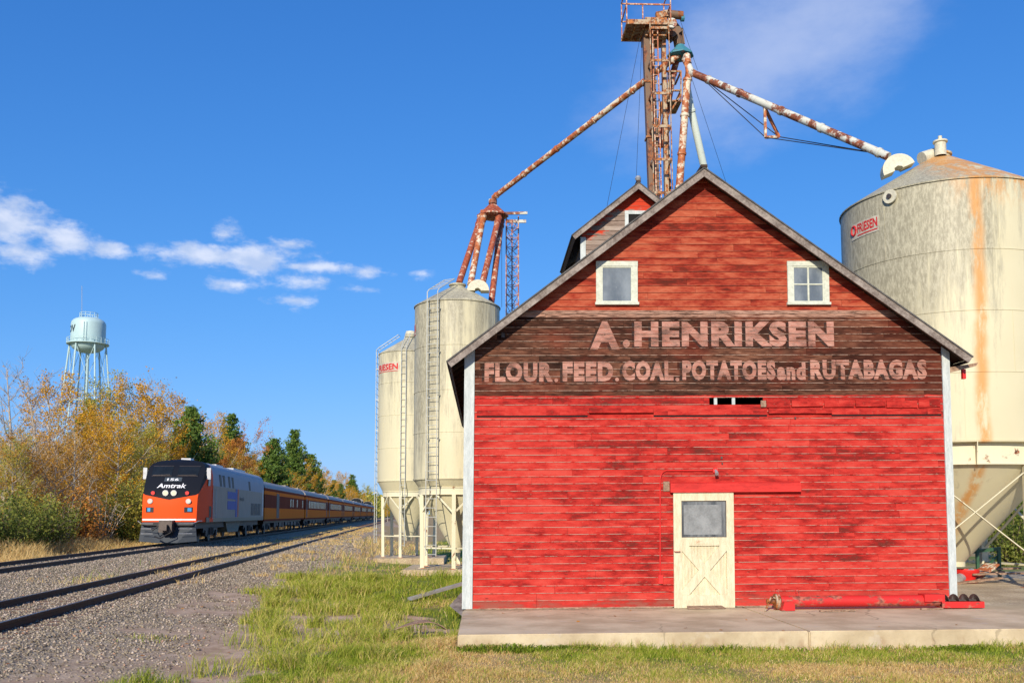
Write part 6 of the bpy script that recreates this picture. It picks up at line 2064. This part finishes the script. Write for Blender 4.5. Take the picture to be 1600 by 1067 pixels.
def make_tree(name, kind, H, seed, leafmat, bark, nleaf=5200, lsize=.15, wid=.33, start=.22, sparse=1.0):
    R = random.Random(seed); rl = np.random.default_rng(seed)
    t = bpy.data.objects.new(name, None); COL.objects.link(t); ORG[t.name] = Vector((0, 0, 0))
    mb = MB()
    cs = []; wts = []
    if kind == 'broad':
        lean = Vector((R.uniform(-.05, .05), R.uniform(-.05, .05), 0))
        tp = [Vector((0, 0, -.3))]
        k = 7
        for i in range(1, k + 1):
            f = i / k; tp.append(Vector((lean.x * H * f + R.uniform(-.12, .12), lean.y * H * f + R.uniform(-.12, .12), H * .96 * f)))
        limb_tube(mb, tp, .012 * H + .02, .012, 7)
        def trunk_at(f):
            q = f * k; i = min(int(q), k - 1); return tp[i].lerp(tp[i + 1], q - i)
        nl = int(26 * (1 if H > 6 else .6))
        for i in range(nl):
            f = start + (.96 - start) * (i + R.random() * .7) / nl
            az = i * 2.399 + R.uniform(-.4, .4)
            g = (f - start) / (1 - start)
            ln = H * wid * (math.sin(math.pi * min(1, g * .85 + .12)) ** .7) * R.uniform(.45, 1.12)
            rise = R.uniform(.45, 1.1) * (1 if g < .7 else 1.5)
            p0 = trunk_at(f)
            d = Vector((math.cos(az), math.sin(az), 0))
            p1 = p0 + d * ln * .45 + Vector((0, 0, ln * .35 * rise)); p2 = p0 + d * ln * .85 + Vector((0, 0, ln * .9 * rise)); p3 = p2 + d * ln * .2 + Vector((R.uniform(-.1, .1), R.uniform(-.1, .1), ln * .35 * rise))
            limb_tube(mb, [p0, p1, p2, p3], .0045 * H * (1.2 - g * .7) + .008, .006, 4)
            for (q0, q1, m_) in ((p0, p1, 2), (p1, p2, 3), (p2, p3, 2)):
                for _ in range(m_):
                    b = q0.lerp(q1, R.random()); a2 = az + R.uniform(-1.3, 1.3); l2 = ln * R.uniform(.18, .42) + .1
                    e = b + Vector((math.cos(a2) * l2, math.sin(a2) * l2, l2 * R.uniform(.0, 1.0)))
                    limb_tube(mb, [b, e], .010, .004, 3)
                    w = R.choice((.15, .5, 1, 1.6, 2.2))
                    for q in (.45, .75, 1.0): cs.append(b.lerp(e, q)); wts.append(w)
            cs.append(p3); wts.append(1.5)
        sig = .20 * (H / 9) ** .5
    elif kind == 'pine':
        mb.tube([Vector((0, 0, -.3)), Vector((R.uniform(-.1, .1), R.uniform(-.1, .1), H * .5)), Vector((0, 0, H))], [.016 * H, .010 * H, .015], 7, cap=False)
        z = H * start
        while z < H * .99:
            g = (z / H - start) / (1 - start)
            rad = H * wid * ((1 - g) ** .75) * (0.65 + .35 * min(1, g * 5)) 
            nb = R.randint(4, 6)
            a0 = R.random() * 6.28
            for b in range(nb):
                az = a0 + b * 6.28 / nb + R.uniform(-.3, .3); ln = rad * R.uniform(.55, 1.15) + .15
                d = Vector((math.cos(az), math.sin(az), 0)); p0 = Vector((0, 0, z))
                p1 = p0 + d * ln * .6 + Vector((0, 0, ln * R.uniform(.0, .22))); p2 = p0 + d * ln + Vector((0, 0, ln * R.uniform(.1, .45)))
                limb_tube(mb, [p0, p1, p2], .012 + .003 * H * (1 - g), .006, 4)
                m_ = max(3, int(ln * 6))
                for q in range(m_):
                    f = .3 + .7 * q / (m_ - 1)
                    c = (p0.lerp(p1, f / .6) if f < .6 else p1.lerp(p2, (f - .6) / .4)) + Vector((R.gauss(0, .10), R.gauss(0, .10), R.gauss(.03, .05)))
                    sp = ln * .22
                    cs.append(c + Vector((-d.y, d.x, 0)) * R.uniform(-sp, sp)); wts.append(1)
            z += H * .045 * R.uniform(.8, 1.25)
        sig = .13
    elif kind == 'bush':
        ns = 16
        for i in range(ns):
            az = i * 2.399; sp = R.uniform(.25, 1) * wid * H; d = Vector((math.cos(az), math.sin(az), 0)); h = H * R.uniform(.6, 1.05) * (1 - .25 * sp / (wid * H))
            p0 = d * sp * .15 + Vector((0, 0, -.1)); p1 = d * sp * .5 + Vector((0, 0, h * .5)); p2 = d * sp + Vector((R.uniform(-.2, .2), R.uniform(-.2, .2), h))
            limb_tube(mb, [p0, p1, p2], .025, .006, 4)
            for q in range(9):
                f = q / 8.0
                b = p0.lerp(p1, f * 2) if f < .5 else p1.lerp(p2, f * 2 - 1)
                a2 = R.random() * 6.28; l2 = R.uniform(.15, .5); e = b + Vector((math.cos(a2) * l2, math.sin(a2) * l2, l2 * .6))
                limb_tube(mb, [b, e], .008, .003, 3)
                cs.append(e); wts.append(R.choice((.5, 1, 1.5))); cs.append(b); wts.append(.6)
        sig = .22
    else:   # bare
        tp = [Vector((0, 0, -.3)), Vector((R.uniform(-.2, .2), 0, H * .3)), Vector((R.uniform(-.4, .4), R.uniform(-.3, .3), H * .62)), Vector((R.uniform(-.6, .6), R.uniform(-.4, .4), H))]
        limb_tube(mb, tp, .014 * H + .02, .015, 6)
        for i in range(24):
            f = .15 + .82 * i / 24; q = f * 3; j = min(int(q), 2); p0 = tp[j].lerp(tp[j + 1], q - j)
            az = i * 2.399 + R.uniform(-.5, .5); ln = H * wid * R.uniform(.5, 1.1) * (1.1 - f * .6)
            d = Vector((math.cos(az), math.sin(az), 0))
            pts = [p0, p0 + d * ln * .35 + Vector((0, 0, ln * .3)), p0 + d * ln * .7 + Vector((R.uniform(-.2, .2), R.uniform(-.2, .2), ln * .8)), p0 + d * ln + Vector((R.uniform(-.3, .3), 0, ln * 1.25))]
            limb_tube(mb, pts, .035 * (1.1 - f) + .012, .008, 4)
            for _ in range(9):
                s = R.choice((0, 1, 2)); b = pts[s].lerp(pts[s + 1], R.random()); a2 = az + R.uniform(-1.4, 1.4); l2 = ln * R.uniform(.15, .4)
                e = b + Vector((math.cos(a2) * l2, math.sin(a2) * l2, l2 * R.uniform(.4, 1.2)))
                limb_tube(mb, [b, e], .011, .004, 3); cs.append(e); wts.append(1)
                for _ in range(2):
                    b2 = b.lerp(e, R.random()); e2 = b2 + Vector((R.uniform(-.4, .4), R.uniform(-.4, .4), R.uniform(.1, .5))); limb_tube(mb, [b2, e2], .006, .003, 3)
        sig = .25
    mb.build('trunk', bark, t, world=False, smooth=True, fixn=False)
    if nleaf:
        cs = np.array([tuple(c) for c in cs]); w = np.array(wts, float); w /= w.sum()
        idx = rl.choice(len(cs), nleaf, p=w)
        C = cs[idx] + rl.normal(size=(nleaf, 3)) * sig * (1 if kind != 'pine' else 1)
        cl = rl.random(len(cs))
        sh = np.clip(cl[idx] * .55 + rl.random(nleaf) * .45, 0, 1)
        C[:, 2] = np.maximum(C[:, 2], .05)
        leaves_mesh('crown', C, lsize, leafmat, t, rl, elong=1.0 if kind != 'pine' else 1.7, shade=sh)
    zz = np.array([v.co.z for v in t.children[0].data.vertices]) if not nleaf else C[:, 2]
    if kind == 'bare': zz = np.array([v.co.z for v in t.children[0].data.vertices])
    TOPS[t.name] = float(np.percentile(zz, 99.3))
    return t
TOPS = {}

def build_trees():
    PR = {}
    Hs = {}
    def pr(key, *a, **k):
        PR[key] = make_tree(*a, **k); Hs[key] = TOPS[PR[key].name]
    pr('gold1', 'birch_tree', 'broad', 11.5, 1, M['leaf_gold'], M['bark_white'], 8500, .115, .22)
    pr('gold2', 'birch_tree', 'broad', 10.5, 2, M['leaf_gold'], M['bark_white'], 7500, .12, .24)
    pr('olive1', 'aspen_tree', 'broad', 10.5, 3, M['leaf_olive'], M['bark_grey'], 8000, .115, .26)
    pr('orange1', 'maple_tree', 'broad', 9.0, 4, M['leaf_orange'], M['bark_white'], 11000, .12, .33)
    pr('rust1', 'oak_tree', 'broad', 8.5, 5, M['leaf_rust'], M['bark_grey'], 6500, .115, .36)
    pr('rust2', 'oak_tree', 'broad', 7.5, 6, M['leaf_rust'], M['bark_grey'], 3200, .11, .40)
    pr('pine1', 'pine_tree', 'pine', 10.5, 7, M['needle'], M['bark_brown'], 15000, .16, .27, .12)
    pr('pine2', 'pine_tree', 'pine', 8.0, 8, M['needle'], M['bark_brown'], 12000, .16, .34, .08)
    pr('bare1', 'bare_tree', 'bare', 9.0, 9, M['leaf_rust'], M['bark_grey'], 120, .12, .26)
    pr('bare2', 'bare_tree', 'bare', 11.0, 10, M['leaf_gold'], M['bark_white'], 500, .13, .20)
    pr('bushg', 'shrub', 'bush', 2.6, 11, M['leaf_green'], M['bark_brown'], 4500, .11, .62)
    pr('bushy', 'shrub', 'bush', 4.4, 12, M['leaf_olive'], M['bark_brown'], 5500, .12, .36)
    pr('busho', 'shrub', 'bush', 2.2, 13, M['leaf_orange'], M['bark_brown'], 1800, .10, .55)
    pr('busht', 'shrub', 'bush', 2.4, 14, M['leaf_rust'], M['bark_grey'], 350, .08, .6)
    used = set()
    R = random.Random(12)
    def put(key, x, y, sc, label, cat, group=None, rz=None):
        src = PR[key]
        if key in used: o = copy_tree(src)
        else: o = src; used.add(key)
        o.location = (x, y, gzf(x, y)); o.rotation_euler = (0, 0, R.random() * 6.28 if rz is None else rz)
        o.scale = (sc, sc, sc * R.uniform(.95, 1.05))
        tag(o, label, cat, group)
        return o
    _ = {'gold1': 11.5, 'gold2': 10.5, 'olive1': 10.5, 'orange1': 9, 'rust1': 8.5, 'rust2': 7.5, 'pine1': 10.5, 'pine2': 8, 'bare1': 9, 'bare2': 11, 'bushg': 2.6, 'bushy': 4.4, 'busho': 2.2, 'busht': 2.4}
    def at(key, px, py, d, label, cat, group=None):
        """tree whose top is seen at px,py, standing d metres left of the camera line"""
        r = ray(px, py); h = Vector((r.x, r.y, 0)).normalized()
        k = d / h.dot(TN)
        x, y = h.x * k, h.y * k
        z = CAMZ + r.z / math.hypot(r.x, r.y) * k
        H = z - gzf(x, y)
        return put(key, x, y, max(.25, H / Hs[key]), label, cat, group)
    # trees one can single out, left to right along the skyline
    L = [
        ('bare1', 15, 565, 24, 'tall leafless grey tree at the far left edge', 'bare tree'),
        ('bare1', 62, 572, 25, 'leafless branching tree left of the water tower legs', 'bare tree'),
        ('rust1', 40, 640, 22, 'brown leafed oak at the far left above the green shrub', 'tree'),
        ('rust2', 95, 655, 20.5, 'dark brown tangled oak in front of the water tower', 'tree'),
        ('rust1', 128, 632, 23, 'brown oak between the water tower and the track', 'tree'),
        ('gold2', 90, 590, 27, 'yellow brown birch just left of the water tower', 'birch tree'),
        ('pine1', 140, 628, 31, 'green pine top showing below the water tower', 'pine tree'),
        ('olive1', 172, 600, 26, 'olive yellow aspen right of the water tower legs', 'aspen tree'),
        ('gold2', 205, 597, 24, 'golden birch with a pale straight trunk left of the locomotive', 'birch tree'),
        ('bare2', 236, 584, 25, 'thin nearly leafless birch rising above the locomotive', 'birch tree'),
        ('gold1', 270, 604, 25, 'bright golden birch above the front of the locomotive', 'birch tree'),
        ('olive1', 225, 640, 22, 'olive green aspen beside the locomotive nose', 'aspen tree'),
        ('pine2', 300, 648, 21.5, 'dark green bushy pine above the locomotive roof', 'pine tree'),
        ('gold2', 335, 640, 25, 'golden birch with white trunk right of the bushy pine', 'birch tree'),
        ('pine1', 362, 658, 30, 'green pine rising behind the orange maple', 'pine tree'),
        ('orange1', 374, 660, 23, 'orange leafed maple with pale trunk over the locomotive rear', 'maple tree'),
        ('orange1', 348, 692, 20.5, 'low russet maple directly above the locomotive roof', 'maple tree'),
        ('rust1', 405, 676, 26, 'brown leafed oak between the orange maple and green pines', 'oak tree'),
        ('pine2', 428, 682, 20.5, 'broad green pine above the baggage car', 'pine tree'),
        ('pine1', 460, 679, 21.5, 'tall pointed green pine above the second car', 'pine tree'),
        ('gold1', 470, 706, 22, 'small golden birch in front of the tall pointed pine', 'birch tree'),
        ('pine2', 486, 712, 20.8, 'green pine right of the small golden birch', 'pine tree'),
        ('gold1', 507, 726, 25, 'golden birch between two green pines above the third car', 'birch tree'),
        ('pine2', 519, 760, 20, 'low round pine close above the fourth car', 'pine tree'),
        ('gold2', 533, 738, 24, 'yellow birch above the fifth car', 'birch tree'),
        ('pine1', 550, 742, 27, 'distant dark pine near the end of the train', 'pine tree'),
        ('olive1', 574, 757, 24, 'olive tree beyond the last car of the train', 'tree'),
        ('gold2', 588, 772, 22, 'small yellow tree beyond the last car, beside the silo ladder', 'tree'),
    ]
    L += [('bare2', 120, 655, 20, 'slender white trunked birch in front of the brown oaks', 'birch tree'), ('gold2', 182, 640, 20.5, 'slim golden birch with white trunk behind the tall yellow shrub', 'birch tree'),
          ('bare2', 330, 668, 21, 'slender white birch over the locomotive cab roof', 'birch tree'), ('gold1', 152, 618, 23, 'bright yellow birch below the water tower tank', 'birch tree'), ('gold2', 246, 622, 23, 'bright yellow birch directly behind the locomotive cab', 'birch tree')]
    for (k, px, py, d, lb, c) in L: at(k, px, py, d, lb, c)
    # shrubs on the bank
    S = [('bushg', 40, 772, 18.6, 'round green shrub at the far left on the bank', 'shrub'), ('bushg', 8, 792, 18.4, 'green shrub cut by the left edge of the picture', 'shrub'),
         ('bushg', 82, 790, 18.8, 'green shrub right of the round one on the bank', 'shrub'), ('busho', 137, 800, 18.8, 'small orange shrub left of the dead twigs', 'shrub'),
         ('busht', 160, 758, 18.8, 'dead white twiggy shrub left of the locomotive', 'shrub'), ('bushy', 205, 752, 18.2, 'tall yellow green shrub beside the locomotive front', 'shrub'),
         ('bushy', 226, 735, 18.9, 'tall yellow shrub touching the locomotive nose', 'shrub'), ('bushg', 180, 800, 19.0, 'low green shrub behind the dead twigs', 'shrub'),
         ('busho', 118, 765, 19.6, 'rust coloured shrub in the shade under the oaks', 'shrub')]
    for (k, px, py, d, lb, c) in S: at(k, px, py, d, lb, c)
    # filler trees forming the wood
    kinds = [('rust1', 'brown leafed oak standing inside the wood behind the track', 'tree'), ('olive1', 'olive yellow aspen standing inside the wood behind the track', 'tree'),
             ('gold1', 'golden birch standing inside the wood behind the track', 'tree'), ('pine1', 'green pine standing inside the wood behind the track', 'tree'), ('rust2', 'low brown oak standing inside the wood behind the track', 'tree')]
    s = 34.0
    while s < 400:
        for d in (21.5, 27.0, 33.0):
            if R.random() < (.85 if s < 200 else .7):
                ki = R.choices(range(5), (2.6, 3.5, 5, 1.0, 2.5) if s < 100 else (2, 3, 4.5, 2.4, 1))[0]
                k, lb, c = kinds[ki]
                p = track(d + R.uniform(-1.5, 1.5), s + R.uniform(-1.5, 1.5))
                az = math.atan2(p.x, p.y)
                # keep below the skyline
                top = np.interp(755 + F * math.tan(az), [-200, 0, 120, 240, 300, 380, 450, 520, 590, 640], [668, 672, 674, 668, 682, 704, 722, 748, 778, 792])
                dist = math.hypot(p.x, p.y)
                Hm = (803 - top) / F * dist * math.cos(az) + CAMZ
                put(k, p.x, p.y, min(1.25, Hm / Hs[k] * R.uniform(.82, 1.0)), lb, c, 'trees of the wood along the track')
        s += 3.6 if s < 110 else 8.0
    # undergrowth inside the wood edge
    s = 36.0
    while s < 150:
        k = R.choice(('bushg', 'bushy', 'busho', 'busht', 'bushy'))
        lb = {'bushg': 'low green undergrowth shrub at the wood edge', 'bushy': 'olive yellow undergrowth shrub at the wood edge', 'busho': 'orange undergrowth shrub at the wood edge', 'busht': 'twiggy undergrowth shrub at the wood edge'}[k]
        p = track(19.6 + R.uniform(-.5, 1.2), s)
        put(k, p.x, p.y, R.uniform(.8, 1.2) * (1.0 if k != 'bushy' else .75), lb, 'shrub', 'shrubs along the wood edge')
        s += 2.4 if s < 80 else 5
    # beyond the silos at the left, and behind the large bin at the right
    for (k, px, py, Y, lb) in (('gold1', 606, 775, 210, 'yellow tree seen between the leftmost silo legs'), ('orange1', 622, 782, 190, 'orange tree seen under the leftmost silo'), ('olive1', 655, 785, 170, 'olive tree seen between the two left silos')):
        p = P(px, py, Y); put(k, p.x, p.y, max(.3, (p.z - .1) / Hs[k]), lb, 'tree')
    for i, (k, px, sc, Y, lb) in enumerate((('pine2', 1600, .5, 44, 'dark green tree behind the legs of the large bin, at the right edge'), ('rust1', 1560, .45, 50, 'dark leafy tree behind the bin hopper'), ('bushg', 1585, 1.1, 40, 'green bush behind the large bin legs'), ('olive1', 1640, .5, 46, 'olive tree behind the large bin, just out at the right'))):
        p = P(px, 850, Y)
        if i < 3: put(k, p.x, p.y, sc, lb, 'tree' if i != 2 else 'shrub')
build_trees()

def far_wood():
    """wooded horizon: one mass far beyond the line"""
    rl = np.random.default_rng(5); n = 26000
    s = 420 + 500 * rl.random(n); d = rl.uniform(14, 60, n)
    h = rl.random(n) ** .6 * (8 + 5 * vnoise(s, d, .05, 3))
    C = np.stack([TN.x * d + TD.x * s, TN.y * d + TD.y * s, h], -1)
    s2 = rl.uniform(-300, 700, n); C2 = np.stack([s2, 700 + rl.uniform(0, 60, n), rl.random(n) ** .6 * (7 + 6 * vnoise(s2, s2 * 0, .04, 9))], -1)
    C = np.concatenate([C, C2])
    o = leaves_mesh('distant_wood', C, 1.3, M['leaf_far'], None, rl)
    tag(o, 'distant olive and gold wood along the horizon', 'wood', kind='stuff')
M['leaf_far'] = MATS['leaf_olive']
far_wood()
